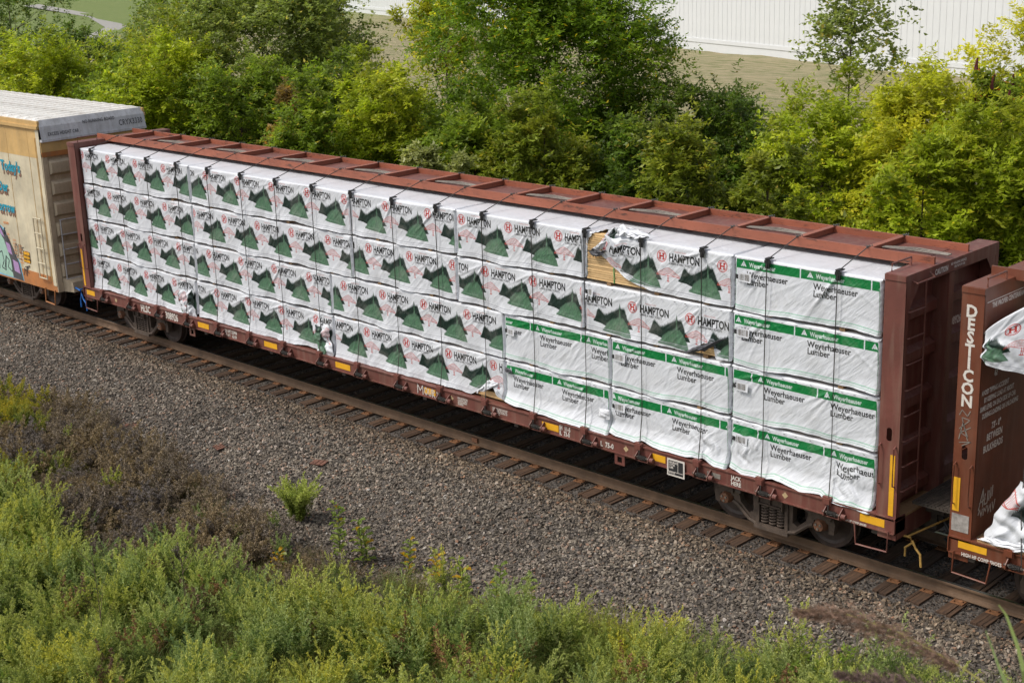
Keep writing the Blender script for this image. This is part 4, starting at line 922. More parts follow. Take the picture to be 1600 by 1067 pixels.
# gravel drive and white trailer far left
m, nt, bs = newmat('gravel_drive'); nt.links.new(ramp(nt, noise(nt, 2, 6, .7), [(.3, (.24, .22, .19, 1)), (.7, (.34, .32, .28, 1))]), bs.inputs['Base Color'])
mb = MB(); P0 = [(-150, 76), (-118, 67), (-100, 58.5), (-90, 50)]
for (a, b), (c, d) in zip(P0[:-1], P0[1:]):
    mb.add([(a, b, float(terrain(a, b))+.06), (c, d, float(terrain(c, d))+.06), (c+.8, d+1.9, float(terrain(c, d+2))+.06), (a+.8, b+1.9, float(terrain(a, b+2))+.06)], [(0, 1, 2, 3)])
mb.obj('drive', m, None, kind='structure')
mb = MB(); mb.box(-6, 6, -1.2, 1.2, 1.0, 3.6); mb.box(-5.5, -3.5, -1.1, 1.1, .3, 1.0, 1); mb.box(3, 5, -1.1, 1.1, .3, 1.0, 1)
mb.obj('trailer', [M['siding'], M['black']], None, (-176, 97, float(terrain(-176, 97))), label='white trailer parked at the far edge of the lawn, upper left', cat='trailer')
# ------------------------------------------------------------------ foliage
def leafmat(name, rough=.5, trans=.35, vary=.0):
    m, nt, bs = newmat(name); at = N(nt, 'Attribute'); at.attribute_name = 'col'; col = at.outputs['Color']
    if name == 'weed_leaf':
        ob = N(nt, 'ObjectInfo'); col = mix(nt, 1.0, col, ramp(nt, noise(nt, .55, 3, .6, ob.outputs['Location']), [(.35, (.93, .98, 1.0, 1)), (.5, (1, 1, 1, 1)), (.66, (1.28, 1.12, .62, 1))]), 'MULTIPLY')
    if vary:
        oi = N(nt, 'ObjectInfo'); r = ramp(nt, oi.outputs['Random'], [(0, (1-vary, 1-vary*.7, 1, 1)), (1, (1+vary, 1+vary*.6, .8, 1))]); col = mix(nt, 1.0, col, r, 'MULTIPLY')
    tr = N(nt, 'BsdfTranslucent'); nt.links.new(mix(nt, 1.0, col, (1.25, 1.3, .7, 1), 'MULTIPLY'), tr.inputs[0]); mx = N(nt, 'MixShader'); mx.inputs[0].default_value = trans
    nt.links.new(col, bs.inputs['Base Color']); bs.inputs['Roughness'].default_value = rough; bs.inputs['Specular IOR Level'].default_value = .3
    out = nt.nodes['Material Output']; nt.links.new(bs.outputs[0], mx.inputs[1]); nt.links.new(tr.outputs[0], mx.inputs[2]); nt.links.new(mx.outputs[0], out.inputs[0]); return m
M['leaf'] = leafmat('tree_leaf', .42, .5); M['weed'] = leafmat('weed_leaf', .7, .3, .22); M['dry'] = leafmat('dry_stem', .85, .15, .2)
M['bark'] = plain('bark', (.09, .065, .045, 1), .9, .4, 12, 0, .01)
def unit(v): return v/np.maximum(np.linalg.norm(v, axis=-1, keepdims=True), 1e-9)
def leaf_quads(c, d, side, ln, wd, fold=.25):
    """c base points, d direction, side vector -> 4 verts rhombus"""
    nrm = np.cross(d, side); ln = np.asarray(ln)[:, None]; wd = np.asarray(wd)[:, None]
    a = c; b = c+d*ln*.45+side*wd*.5+nrm*wd*fold; e = c+d*ln; f = c+d*ln*.45-side*wd*.5+nrm*wd*fold
    return np.stack([a, b, e, f], 1).reshape(-1, 3)
def crown(seed, a, zc, cz, cols, nleaf, kind='shoot', lsz=.10, sparse=False, low=False):
    """crown of clumps of compound-leaved shoots"""
    rng = np.random.default_rng(seed)
    nleaf = int(nleaf*1.25); per = 15*22; ncl = max(int(nleaf/per), 8)
    if sparse: ncl = 150
    u = unit(rng.normal(size=(ncl, 3))); u[:, 2] = np.abs(u[:, 2])*np.where(rng.random(ncl) < (.56 if low else .8), 1, -1)
    rad = rng.uniform(.35, 1.0, ncl)**.6
    lump = 1+.22*np.sin(u[:, 0]*3.1+seed)+.2*np.sin(u[:, 1]*4.3+seed*1.7)+.15*np.sin(u[:, 2]*5+seed*.7)
    cc = u*rad[:, None]*lump[:, None]*[a, a, cz]*[.84, .84, .86]+[0, 0, zc]
    ns = 15
    if sparse: pass
    cr = a*rng.uniform(.16, .34, ncl)
    C = np.repeat(cc, ns, 0); CR = np.repeat(cr, ns); U_ = np.repeat(u, ns, 0)
    sd = unit(U_*.7+rng.normal(size=C.shape)*.75+[0, 0, .55]); st = C+rng.normal(size=C.shape)*CR[:, None]*.35; sl = CR*rng.uniform(.8, 1.7, len(C))
    if sparse: q = rng.random(len(C)) < .24; C, CR, U_, sd, st, sl = C[q], CR[q], U_[q], sd[q], st[q], sl[q]*1.2
    nl = 22 if not sparse else 9; t = np.tile(np.linspace(.15, 1, nl), len(C)); S0 = np.repeat(st, nl, 0); SD = np.repeat(sd, nl, 0); SL = np.repeat(sl, nl)
    droop = (t**2)*.25*SL
    p = S0+SD*(t*SL)[:, None]; p[:, 2] -= droop; p += rng.normal(size=p.shape)*.025
    sidev = unit(np.cross(SD, np.array([0, 0, 1.])+rng.normal(size=SD.shape)*.25)); sg = np.where(np.arange(len(p)) % 2, 1, -1)[:, None]
    dr = unit(sidev*sg*.9+SD*.45+rng.normal(size=p.shape)*.35+[0, 0, -.25])
    sv = unit(np.cross(dr, rng.normal(size=p.shape)*.45+[0, 0, 1.]))
    k = rng.uniform(.7, 1.3, len(p)); L_ = lsz*k; W_ = lsz*k*(.42 if kind == 'shoot' else .75)
    V = leaf_quads(p, dr, sv, L_, W_)
    cols = np.array(cols, float); n = len(p)
    cc0 = np.arange(n)*ncl//n; cid = (rng.integers(0, 2, ncl)*(rng.random(ncl) < .5))[cc0]; base = cols[cid]
    odd = rng.random(n) < .035; base = np.where(odd[:, None], cols[2 % len(cols)], base)
    cv = rng.uniform(.72, 1.28, ncl)[cc0]*rng.uniform(.86, 1.14, n)
    tip = (.85+.35*t)[:, None]; colr = base*cv[:, None]*tip
    F = np.arange(n*4).reshape(-1, 4)
    return V, F, np.repeat(colr, 4, 0), cc
def branches(seed, cc, a, zc, r0):
    rng = random.Random(seed); mb = MB(); H = zc+a*.3
    tk = [(0, 0, -.3), (.05*a, .03, H*.25), (-.04*a, .05, H*.55), (.02, -.03*a, H*.85), (0, 0, zc+(cc[:, 2].max()-zc)*.7)]
    mb.tube(tk, r0, 7, r1=r0*.25)
    for c in cc[::max(len(cc)//26, 1)]:
        z0 = min(max(c[2]-rng.uniform(.5, 1.4)*a*.6, .3), tk[-1][2]); s = (0, 0, z0); m_ = ((c[0])*.5+rng.uniform(-.1, .1), c[1]*.5+rng.uniform(-.1, .1), (z0+c[2])*.5-.05)
        mb.tube([s, m_, tuple(c)], r0*.20, 5, r1=r0*.05)
    return mb
G = {'bright': [(0.316, 0.376, 0.026), (0.421, 0.458, 0.036), (0.585, 0.501, 0.050)], 'mid': [(0.175, 0.245, 0.026), (0.257, 0.322, 0.032), (0.421, 0.349, 0.040)], 'dark': [(0.099, 0.158, 0.020), (0.140, 0.196, 0.024), (0.234, 0.207, 0.030)],
     'ash': [(.165, .255, .022), (.235, .32, .03), (.62, .46, .03)], 'poplar': [(0.222, 0.273, 0.070), (0.316, 0.360, 0.100), (0.491, 0.414, 0.090)], 'yellow': [(0.421, 0.436, 0.032), (0.538, 0.512, 0.042), (0.650, 0.550, 0.050)],
     'rust': [(0.246, 0.164, 0.050), (0.222, 0.207, 0.040), (0.386, 0.196, 0.050)], 'grey': [(0.316, 0.338, 0.120), (0.386, 0.392, 0.160), (0.351, 0.349, 0.140)], 'sumac': [(0.222, 0.283, 0.030), (0.304, 0.338, 0.040), (0.585, 0.153, 0.030)], 'olive': [(0.199, 0.240, 0.028), (0.281, 0.305, 0.034), (0.468, 0.371, 0.050)]}
TREES = [  # x, y, top height above rail, half width, kind, leaf style, leaves, label, category
 (-31.4, 13.6, 8.6, 3.2, 'dark', 14000, 'dark green dense tree at the upper left corner of the photo', 'tree'),
 (-15.9, 7.0, 6.5, 2.3, 'bright', 22000, 'yellow-green bushy tree standing behind the boxcar roof, far left', 'tree'),
 (-22.0, 12.0, 6.1, 2.1, 'dark', 14000, 'dark green hedge-like shrub between two bright bushes, upper left', 'shrub'),
 (-20.1, 14.3, 7.0, 1.8, 'mid', 16000, 'green tree with reddish tips against the lawn, upper left', 'tree'),
 (-8.2, 6.4, 6.3, 2.0, 'bright', 24000, 'lime green bushy tree just right above the boxcar roof end', 'tree'),
 (-9.3, 11.5, 9.8, 3.5, 'poplar', 62000, 'tall grey-green poplar with fine leaves and pale trunk, left of centre', 'tree'),
 (-10.5, 15.2, 8.0, 1.7, 'poplar', 15000, 'grey-green poplar behind the tall one, touching the lawn edge', 'tree'),
 (1.6, 7.6, 6.2, 1.6, 'bright', 22000, 'bright lime sapling with upright shoots left of the big dark tree', 'tree'),
 (-.8, 6.2, 5.5, 1.1, 'rust', 9000, 'rusty brown leaved shrub low behind the centre beam', 'shrub'),
 (-2.0, 8.4, 6.0, 1.7, 'mid', 18000, 'mid green shrub in front of the tall poplar', 'shrub'),
 (-3.8, 15.0, 8.4, 1.8, 'yellow', 17000, 'pale yellow-green tree in front of the white warehouse, left of the big dark tree', 'tree'),
 (2.9, 13.2, 10.4, 3.15, 'ash', 100000, 'large dark green ash with yellow leaves, tallest tree in the middle', 'tree'),
 (6.3, 15.6, 4.4, 2.3, 'dark', 26000, 'dark green feathery shrub to the right of the big ash', 'shrub'),
 (8.9, 15.3, 4.1, 1.7, 'dark', 18000, 'dark green leafy shrub below the slender young poplar', 'shrub'),
 (6.6, 23.5, 8.4, 1.75, 'poplar', 3600, 'slender young poplar with sparse round leaves before the white wall', 'tree'),
 (12.9, 12.1, 5.5, 2.0, 'bright', 30000, 'rounded lime green bush behind the right third of the flatcar', 'tree'),
 (15.4, 12.4, 6.1, 1.8, 'yellow', 28000, 'yellow-green bush peaking left of the sumac, right side', 'tree'),
 (16.9, 13.6, 6.3, 1.1, 'sumac', 7000, 'sumac with dark red seed cones near the right edge', 'sumac'),
 (16.6, 16.6, 7.9, 1.8, 'yellow', 26000, 'tall yellow tree cut by the right edge of the photo', 'tree'),
 (18.4, 10.6, 5.3, 1.6, 'bright', 24000, 'yellow-green bush just above the right bulkhead', 'tree'),
 (4.6, 7.6, 5.3, 1.5, 'mid', 18000, 'green shrub at the foot of the big ash, behind the centre beam', 'shrub'),
 (11.9, 7.6, 4.6, 1.5, 'olive', 16000, 'low olive bush behind the torn bundle', 'shrub'),
 (-5.4, 7.6, 5.9, 1.9, 'mid', 20000, 'green bush at the foot of the tall poplar, left', 'shrub'),
 (7.4, 7.8, 5.0, 1.5, 'olive', 17000, 'olive shrub with yellow leaves under the big ash', 'shrub'),
 (13.8, 8.4, 4.5, 1.1, 'olive', 10000, 'small yellow-green shrub left of the rounded lime bush', 'shrub'),
 (9.6, 9.0, 4.9, 1.4, 'dark', 13000, 'dark low shrub right under the big ash', 'shrub'),
 (-11.5, 6.6, 5.9, 1.6, 'mid', 15000, 'mid green bush between the two bright bushes behind the boxcar', 'shrub'),
 (17.6, 8.6, 4.8, 1.3, 'bright', 15000, 'low lime bush against the chord near the right bulkhead', 'shrub'),
 (6.7, 4.9, 4.9, .8, 'grey', 7000, 'small grey-green mugwort bush poking above the chord in the middle', 'shrub'),
 (1.0, 5.2, 5.2, 1.3, 'mid', 12000, 'small green shrub poking above the chord, left of centre', 'shrub'),
 (20.6, 12.5, 5.6, 1.8, 'bright', 18000, 'lime bush filling the right edge behind the bulkhead', 'tree'),
 (-13.5, 17.5, 6.0, 2.2, 'dark', 16000, 'dark tree behind the left poplar, by the lawn', 'tree'),
 (-26.5, 17, 6.0, 2.2, 'mid', 14000, 'mid green tree on the lawn edge at upper left', 'tree'),
 (-1.2, 12.5, 4.6, 1.8, 'dark', 14000, 'dark leafy tree between the poplar and the pale yellow tree', 'tree'),
 (11.2, 17.5, 3.3, 1.7, 'olive', 12000, 'olive shrub at the foot of the grass bank', 'shrub'),
]
LS = {14: .16, 5: .115, 6: .115}
for i, (x, y, H, a, kd, nl, lab, cat) in enumerate(TREES):
    z0 = float(terrain(x, y)); Ht = H-z0; cz = min(Ht*.52, a*1.5) if i != 11 else Ht*.52; cz = max(cz, Ht*.42); zc = Ht-cz*.95
    t = empty('tree' if cat == 'tree' else ('sumac' if cat == 'sumac' else 'shrub'), (x, y, z0), label=lab, cat=cat, group='trees and shrubs behind the train')
    V, F, Cc, cc = crown(40+i*3, a, zc, cz, G[kd], nl, 'shoot' if kd != 'poplar' and i != 14 else 'round', LS.get(i, .145 if kd == 'ash' else .14), sparse=(i == 14), low=(i in (5, 11, 15, 16)))
    place('crown', npmesh('crown', V, F, M['leaf'], Cc), t)
    branches(i, cc, a, zc, .03+a*.016).obj('trunk', M['bark'], t)
    if cat == 'sumac':
        rng = random.Random(4); mb = MB()
        for c in cc[::1][:34]:
            p = Vector((c[0]*1.1, c[1]*1.1-.2, c[2]+.25)); mb.tube([p, p+Vector((0, 0, .1)), p+Vector((.02, 0, .26))], .055, 6, r1=.02)
        m = plain('sumac_cone', (.09, .012, .012, 1), .8, .3, 30); mb.obj('seed_cones', m, t, kind='stuff')

# ------------------------------------------------------------------ scattered stuff
def scatter(name, pts, rots, scl, idx, protos, **k):
    me = bpy.data.meshes.new(name); n = len(pts); me.vertices.add(n); me.vertices.foreach_set('co', np.asarray(pts, np.float32).ravel())
    for nm, ty, ar, key in (('rot', 'FLOAT_VECTOR', rots, 'vector'), ('scl', 'FLOAT', scl, 'value'), ('pid', 'INT', idx, 'value')):
        a = me.attributes.new(nm, ty, 'POINT'); a.data.foreach_set(key, np.asarray(ar, np.float32 if ty != 'INT' else np.int32).ravel())
    me.update(); o = place(name, me, **k)
    ng = bpy.data.node_groups.new(name, 'GeometryNodeTree'); ng.interface.new_socket('Geometry', in_out='INPUT', socket_type='NodeSocketGeometry'); ng.interface.new_socket('Geometry', in_out='OUTPUT', socket_type='NodeSocketGeometry')
    A_ = ng.nodes.new; li = ng.links.new; gi = A_('NodeGroupInput'); go = A_('NodeGroupOutput'); jn = A_('GeometryNodeJoinGeometry')
    for p in protos[::-1]:
        oi = A_('GeometryNodeObjectInfo'); oi.inputs['Object'].default_value = p; g2 = A_('GeometryNodeGeometryToInstance'); li(oi.outputs['Geometry'], g2.inputs[0]); li(g2.outputs[0], jn.inputs[0])
    ip = A_('GeometryNodeInstanceOnPoints'); ip.inputs['Pick Instance'].default_value = True
    def attr(nm, ty):
        a = A_('GeometryNodeInputNamedAttribute'); a.data_type = ty; a.inputs['Name'].default_value = nm; return a.outputs[0]
    li(gi.outputs[0], ip.inputs['Points']); li(jn.outputs[0], ip.inputs['Instance']); li(attr('pid', 'INT'), ip.inputs['Instance Index'])
    er = A_('FunctionNodeEulerToRotation'); li(attr('rot', 'FLOAT_VECTOR'), er.inputs[0]); li(er.outputs[0], ip.inputs['Rotation']); li(attr('scl', 'FLOAT'), ip.inputs['Scale'])
    li(ip.outputs[0], go.inputs[0]); md = o.modifiers.new('scatter', 'NODES'); md.node_group = ng; return o
def proto(me): return bpy.data.objects.new(me.name, me)      # data only, never linked to the scene
# ballast stones
import bmesh
def stone(seed, mat):
    rng = np.random.default_rng(seed); p = unit(rng.normal(size=(11, 3)))*rng.uniform(.75, 1.1, (11, 1))*[1.15, .85, .62]
    bm = bmesh.new(); [bm.verts.new(v) for v in p]; r = bmesh.ops.convex_hull(bm, input=bm.verts)
    bmesh.ops.delete(bm, geom=[v for v in bm.verts if not v.link_faces], context='VERTS')
    me = bpy.data.meshes.new('stone'); bm.to_mesh(me); bm.free(); me.materials.append(mat); return proto(me)
m, nt, bs = newmat('ballast_stone'); oi = N(nt, 'ObjectInfo')
c = ramp(nt, oi.outputs['Random'], [(0, (.028, .023, .019, 1)), (.30, (.085, .069, .054, 1)), (.62, (.155, .128, .10, 1)), (.84, (.235, .20, .16, 1)), (.90, (.16, .095, .06, 1)), (.93, (.30, .27, .235, 1)), (.985, (.23, .12, .07, 1)), (1, (.42, .40, .37, 1))])
nt.links.new(mix(nt, 1.0, c, ramp(nt, noise(nt, 1.3, 3, .6, coord='Generated'), [(.3, (.8, .8, .8, 1)), (.7, (1.2, 1.2, 1.2, 1))]), 'MULTIPLY'), bs.inputs['Base Color']); bs.inputs['Roughness'].default_value = .85; M['stone'] = m
loc = N(nt, 'ObjectInfo').outputs['Location']; pt = ramp(nt, noise(nt, .45, 5, .65, loc), [(.3, (.82, .81, .80, 1)), (.5, (1.15, 1.15, 1.15, 1)), (.7, (1.42, 1.42, 1.40, 1))]); sxz = N(nt, 'SeparateXYZ'); nt.links.new(loc, sxz.inputs[0]); mr = N(nt, 'MapRange'); mr.inputs['From Min'].default_value = -2.3; mr.inputs['From Max'].default_value = -1.4; nt.links.new(sxz.outputs[1], mr.inputs[0])
old = bs.inputs['Base Color'].links[0].from_socket; c2 = mix(nt, 1.0, old, pt, 'MULTIPLY'); c3 = mix(nt, mr.outputs[0], c2, mix(nt, 1.0, c2, (.90, .78, .64, 1), 'MULTIPLY')); nt.links.new(c3, bs.inputs['Base Color'])
m, nt, bs = newmat('rusty_shaded_ballast_stone'); oi = N(nt, 'ObjectInfo')
nt.links.new(ramp(nt, oi.outputs['Random'], [(0, (.02, .016, .013, 1)), (.5, (.06, .043, .032, 1)), (.9, (.12, .085, .06, 1)), (1, (.2, .14, .1, 1))]), bs.inputs['Base Color']); bs.inputs['Roughness'].default_value = .9; M['stone2'] = m  # rusty brown, darkened in colour for the shade under the cars
def stones(name, n, xr, yr, mat, smin, smax, seed, zoff=0, keep=None):
    rng = np.random.default_rng(seed); x = rng.uniform(*xr, n); y = rng.uniform(*yr, n)
    if keep is not None: k = keep(x, y); x = x[k]; y = y[k]; n = len(x)
    z = terrain(x, y)+rng.uniform(-.012, .02, n)+zoff; s = rng.uniform(0, 1, n)**1.6*(smax-smin)+smin
    rot = np.stack([rng.normal(0, .5, n), rng.normal(0, .5, n), rng.uniform(0, 6.28, n)], 1)
    scatter(name, np.stack([x, y, z], 1), rot, s, rng.integers(0, 7, n), [stone(seed*10+q, mat) for q in range(7)], kind='stuff')
vis = lambda x, y: (y > -4.4-.35*np.clip((x-0), -12, 3)-2.9*((x > -2) & (x < 17))-.9*(x >= 17)*(x < 20)) & ((x-CAMP.x)*.0+1 > 0)
stones('ballast', 220000, (-12, 29.5), (-7.4, -1.42), M['stone'], .021, .052, 1, keep=vis)
def between(x, y):   # keep the tie tops mostly clear
    k = np.round((x-11.4)/.533); on = np.abs(x-11.4-k*.533) < .135
    return (~on) | (np.abs(y) > 1.30) & (RNG.random(len(x)) < .8) | (RNG.random(len(x)) < .10)
stones('ballast', 60000, (-9, 29.5), (-1.5, 2.2), M['stone2'], .014, .032, 2, .0, keep=between)

# weed prototypes
def stems_proto(seed, nst, H, spread, leafn, leafl, leafw, cols, panicle=.35, tipcol=None, twig=.16, mat='weed', stemcol=(.12, .11, .04), nod=.12, lobes=2):
    rng = np.random.default_rng(seed); Vs = []; Cs = []
    for k in range(nst):
        az = rng.uniform(0, 6.28); r0 = rng.uniform(0, spread*.35); lean = rng.uniform(.02, .32)*spread*2; h = H*rng.uniform(.6, 1.05)
        b = np.array([math.cos(az)*r0, math.sin(az)*r0, -.05]); dirn = np.array([math.cos(az)*lean, math.sin(az)*lean, 0])
        f = lambda t: b+np.outer(t, [0, 0, h])+np.outer(t**1.6, dirn)+np.outer(np.clip(t-.7, 0, 1)**2, np.array([math.cos(az), math.sin(az), -.3])*nod*4*h)
        tt = np.linspace(0, 1, 7); P = f(tt); w_ = .004*(1.2-tt)
        sv = np.array([math.sin(az), -math.cos(az), 0])
        for a in range(6):
            Vs.append(np.array([P[a]-sv*w_[a], P[a]+sv*w_[a], P[a+1]+sv*w_[a+1], P[a+1]-sv*w_[a+1]])); Cs.append(np.tile(stemcol, (4, 1)))
        n = leafn; t = rng.uniform(.12, 1-panicle*.5, n); p = f(t); an = rng.uniform(0, 6.28, n)
        d = np.stack([np.cos(an), np.sin(an), rng.uniform(-.1, .9, n)], 1); d = unit(d)
        for l in range(lobes):
            dd = unit(d+rng.normal(size=d.shape)*.45); s2 = unit(np.cross(dd, rng.normal(size=d.shape)*.4+[0, 0, 1])); kk = rng.uniform(.6, 1.2, n)*(1.1-.5*t)
            Vs.append(leaf_quads(p+d*leafl*.25*l, dd, s2, leafl*kk, leafw*kk)); c = np.array(cols[0])*(rng.uniform(.7, 1.25, n)*(.75+.4*t))[:, None]; c = np.where((rng.random(n) < .2)[:, None], np.array(cols[1])*rng.uniform(.8, 1.2, n)[:, None], c); Cs.append(np.repeat(c, 4, 0))
        if panicle:
            nb = int(11*panicle/.35); tb = np.linspace(1-panicle, 1, nb); pb = f(tb)
            for j in range(nb):
                aa = rng.uniform(0, 6.28); bl = twig*(1.15-(tb[j]-(1-panicle))/panicle)*rng.uniform(.7, 1.2); dv_ = unit(np.array([math.cos(aa), math.sin(aa), rng.uniform(.5, 1.3)]))
                m_ = 12; q = np.linspace(.1, 1, m_); pp = pb[j]+np.outer(q*bl, dv_); pp[:, 2] -= q*q*bl*.35
                dd = unit(dv_+rng.normal(size=(m_, 3))*.8); s2 = unit(np.cross(dd, rng.normal(size=(m_, 3)))); Vs.append(leaf_quads(pp, dd, s2, np.full(m_, .034), np.full(m_, .014)))
                c = np.array(tipcol or cols[1])*rng.uniform(.8, 1.2, m_)[:, None]; Cs.append(np.repeat(c, 4, 0))
    V = np.concatenate(Vs); C_ = np.concatenate(Cs); return npmesh('weed', V, np.arange(len(V)).reshape(-1, 4), M[mat], C_)
def feather_proto(seed, nst, H, leaf, tip, lean=.45, plume=.5, nleaf=46, ll=.085, lw=.008, bl=.15):
    """mugwort: arching stems, narrow leaves below, a feathery pale panicle above"""
    rng = np.random.default_rng(seed); Vs = []; Cs = []; leaf = np.array(leaf); tip = np.array(tip)
    for k in range(nst):
        az = rng.uniform(0, 6.28); hd = np.array([math.cos(az), math.sin(az), 0.]); r0 = rng.uniform(0, .13); h = H*rng.uniform(.6, 1.08); ln = lean*rng.uniform(.15, 1)*h
        f = lambda t: hd*r0+np.outer(t, [0, 0, h])-np.outer(t**3, [0, 0, h*.10])+np.outer(t**1.9, hd*ln)
        tt = np.linspace(0, 1, 7); P = f(tt)-[0, 0, .04]; sv = np.array([hd[1], -hd[0], 0])
        for a in range(6):
            w_ = .004*(1.15-tt[a]); Vs.append(np.array([P[a]-sv*w_, P[a]+sv*w_, P[a+1]+sv*w_*.8, P[a+1]-sv*w_*.8])); Cs.append(np.tile(leaf*[1.1, .9, 1], (4, 1)))
        t = rng.uniform(.08, 1-plume*.55, nleaf); p = f(t); an = rng.uniform(0, 6.28, nleaf); d = unit(np.stack([np.cos(an), np.sin(an), rng.uniform(.1, 1.1, nleaf)], 1))
        for l in range(2):
            dd = unit(d+rng.normal(size=d.shape)*.3); s2 = unit(np.cross(dd, rng.normal(size=d.shape)*.3+[0, 0, 1])); kk = rng.uniform(.6, 1.2, nleaf)
            Vs.append(leaf_quads(p+d*ll*.4*l, dd, s2, ll*kk, lw*kk)); Cs.append(np.repeat(leaf*(rng.uniform(.75, 1.25, nleaf)*(.8+.4*t))[:, None], 4, 0))
        nb = 15; tb = np.linspace(1-plume, .99, nb); pb = f(tb); axis = unit(f(np.array([1.]))-f(np.array([.85])))[0]
        for j in range(nb):
            q0 = (tb[j]-(1-plume))/plume; aa = rng.uniform(0, 6.28); out = np.array([math.cos(aa), math.sin(aa), 0.]); dv_ = unit(axis*.9+out*.75*(1.1-q0*.7)); L_ = bl*(1.1-q0*.85)*rng.uniform(.7, 1.2)
            m_ = 10; q = np.linspace(.1, 1, m_); pp = pb[j]+np.outer(q*L_, dv_)+np.outer(q*q*L_, [0, 0, -.22])+rng.normal(size=(m_, 3))*.004
            dd = unit(dv_+rng.normal(size=(m_, 3))*.38+[0, 0, -.1]); s2 = unit(np.cross(dd, rng.normal(size=(m_, 3)))); Vs.append(leaf_quads(pp, dd, s2, np.full(m_, .030), np.full(m_, .0095)))
            Cs.append(np.repeat((tip*(.55+.45*q)[:, None]+leaf*(.45-.45*q)[:, None])*rng.uniform(.82, 1.18, m_)[:, None], 4, 0))
    V = np.concatenate(Vs); C_ = np.concatenate(Cs); return npmesh('weed', V, np.arange(len(V)).reshape(-1, 4), M['weed'], C_)
mug = [proto(feather_proto(s, 11, 1.05, (.10, .16, .026), (.50, .54, .19))) for s in range(5)]
mug2 = [proto(feather_proto(20+s, 12, .95, (.095, .155, .042), (.39, .46, .17), .35, .45, 60, .07, .007, .12)) for s in range(4)]
gold = [proto(feather_proto(40+s, 9, .85, (.16, .20, .035), (.40, .36, .07), .3, .35, 60, .09, .013, .10)) for s in range(3)]
broad = [proto(stems_proto(110+s, 8, .85, .4, 26, .10, .034, [(.13, .21, .03), (.24, .29, .05)], 0, lobes=2)) for s in range(3)]
stalk = [proto(stems_proto(120+s, 5, 1.05, .35, 20, .03, .007, [(.20, .11, .06), (.28, .2, .11)], .45, (.26, .15, .09), .12, 'dry', (.24, .17, .10), .08, 1)) for s in range(3)]
grassp = [proto(stems_proto(90+s, 30, .55, .4, 6, .2, .006, [(.16, .22, .05), (.24, .24, .07)], 0, mat='weed', stemcol=(.19, .22, .06))) for s in range(3)]
dead = [proto(stems_proto(60+s, 14, .62, .5, 46, .030, .006, [(.14, .10, .068), (.21, .16, .115)], .5, (.27, .215, .175), .14, 'dry', (.22, .165, .12), .05, 1)) for s in range(5)]
dgrass = [proto(stems_proto(80+s, 26, .42, .35, 5, .16, .006, [(.14, .125, .05), (.16, .09, .05)], 0, mat='dry', stemcol=(.13, .12, .04))) for s in range(3)]
def inpoly(x, y, poly):
    r = np.zeros(len(x), bool); k = len(poly)
    for i in range(k):
        (ax, ay), (bx, by) = poly[i], poly[(i+1) % k]; c = (ay > y) != (by > y); r ^= c & (x < (bx-ax)*(y-ay)/(by-ay+1e-12)+ax)
    return r
def weeds(name, poly, dens, protos, smin, smax, seed, zoff=0, fall=None):
    rng = np.random.default_rng(seed); p = np.array(poly); (x0, y0), (x1, y1) = p.min(0), p.max(0); n = int((x1-x0)*(y1-y0)*dens)
    x = rng.uniform(x0, x1, n); y = rng.uniform(y0, y1, n); k = inpoly(x, y, poly)
    cl = np.sin(x*1.9+y*1.3+seed)+np.sin(x*.8-y*2.3+seed*2)+np.sin(x*3.7+y*.4); k &= (cl+rng.normal(0, 1.1, n)) > (-1.2 if fall is None else fall)
    x, y = x[k], y[k]; n = len(x); s = rng.uniform(smin, smax, n)*(1+.12*cl[k]/3)
    rot = np.stack([rng.normal(0, .10, n), rng.normal(0, .10, n), rng.uniform(0, 6.28, n)], 1)
    return scatter(name, np.stack([x, y, terrain(x, y)+zoff], 1), rot, s, rng.integers(0, len(protos), n), protos, kind='stuff')
# foreground belts of weeds, from the ballast edge down towards the camera
GREEN = [(5.4, -7.6), (8.6, -7.7), (11.2, -8.2), (12.8, -7.6), (14.4, -7.0), (15.6, -6.6), (17.2, -6.3), (18.6, -5.1), (20.2, -4.3), (21.6, -3.9), (23.1, -3.4), (24.6, -2.9), (27, -3), (27, -8.5), (22, -11), (17, -14), (10, -14), (4, -11)]
weeds('mugwort_thicket', GREEN, 7.5, mug, .62, 1.28, 11, fall=-.7)
weeds('mugwort_thicket', [(12.2, -7.2), (14.6, -6.6), (17, -6.9), (20, -5.0), (23, -4.0), (26, -3.2), (26, -8), (21, -11), (14, -12), (10, -10)], 6, mug2, .7, 1.1, 12)
weeds('grass_tufts', GREEN, 9, grassp, .8, 1.6, 31)
weeds('broadleaf_weeds', GREEN, 1.1, broad, .7, 1.15, 41, fall=.4)
weeds('dead_stalks', GREEN, 1.6, stalk, .8, 1.2, 42, fall=.2)
weeds('broadleaf_weeds', [(7.5, -7.6), (10.5, -8.0), (11.8, -9.4), (11, -10.5), (8.5, -9.6), (7, -8.6)], 5, broad, .9, 1.3, 43, fall=-9)
weeds('grass_tufts', [(15, -5.4), (18.5, -4.6), (21, -3.9), (24.5, -2.9), (26, -3.5), (20, -6.5), (15, -7.5)], 7, grassp, .7, 1.3, 32)
weeds('mugwort_thicket', [(17.8, -4.9), (19.4, -4.1), (21.0, -3.7), (22.8, -3.2), (24.2, -2.6), (25.5, -3.4), (21, -5.4), (18, -6)], 3.0, mug, .75, 1.1, 33, fall=.3)
weeds('mugwort_thicket', [(5.0, -7.2), (7.6, -7.4), (10.4, -8.0), (12.4, -8.6), (13.2, -12), (5, -12)], 7, mug, .9, 1.25, 13)
weeds('goldenrod_patch', [(-.5, -4.9), (2.4, -4.5), (3.9, -4.55), (4.9, -5.4), (3.8, -6.6), (0, -6.8)], 16, gold, .7, 1.05, 14, fall=-3)
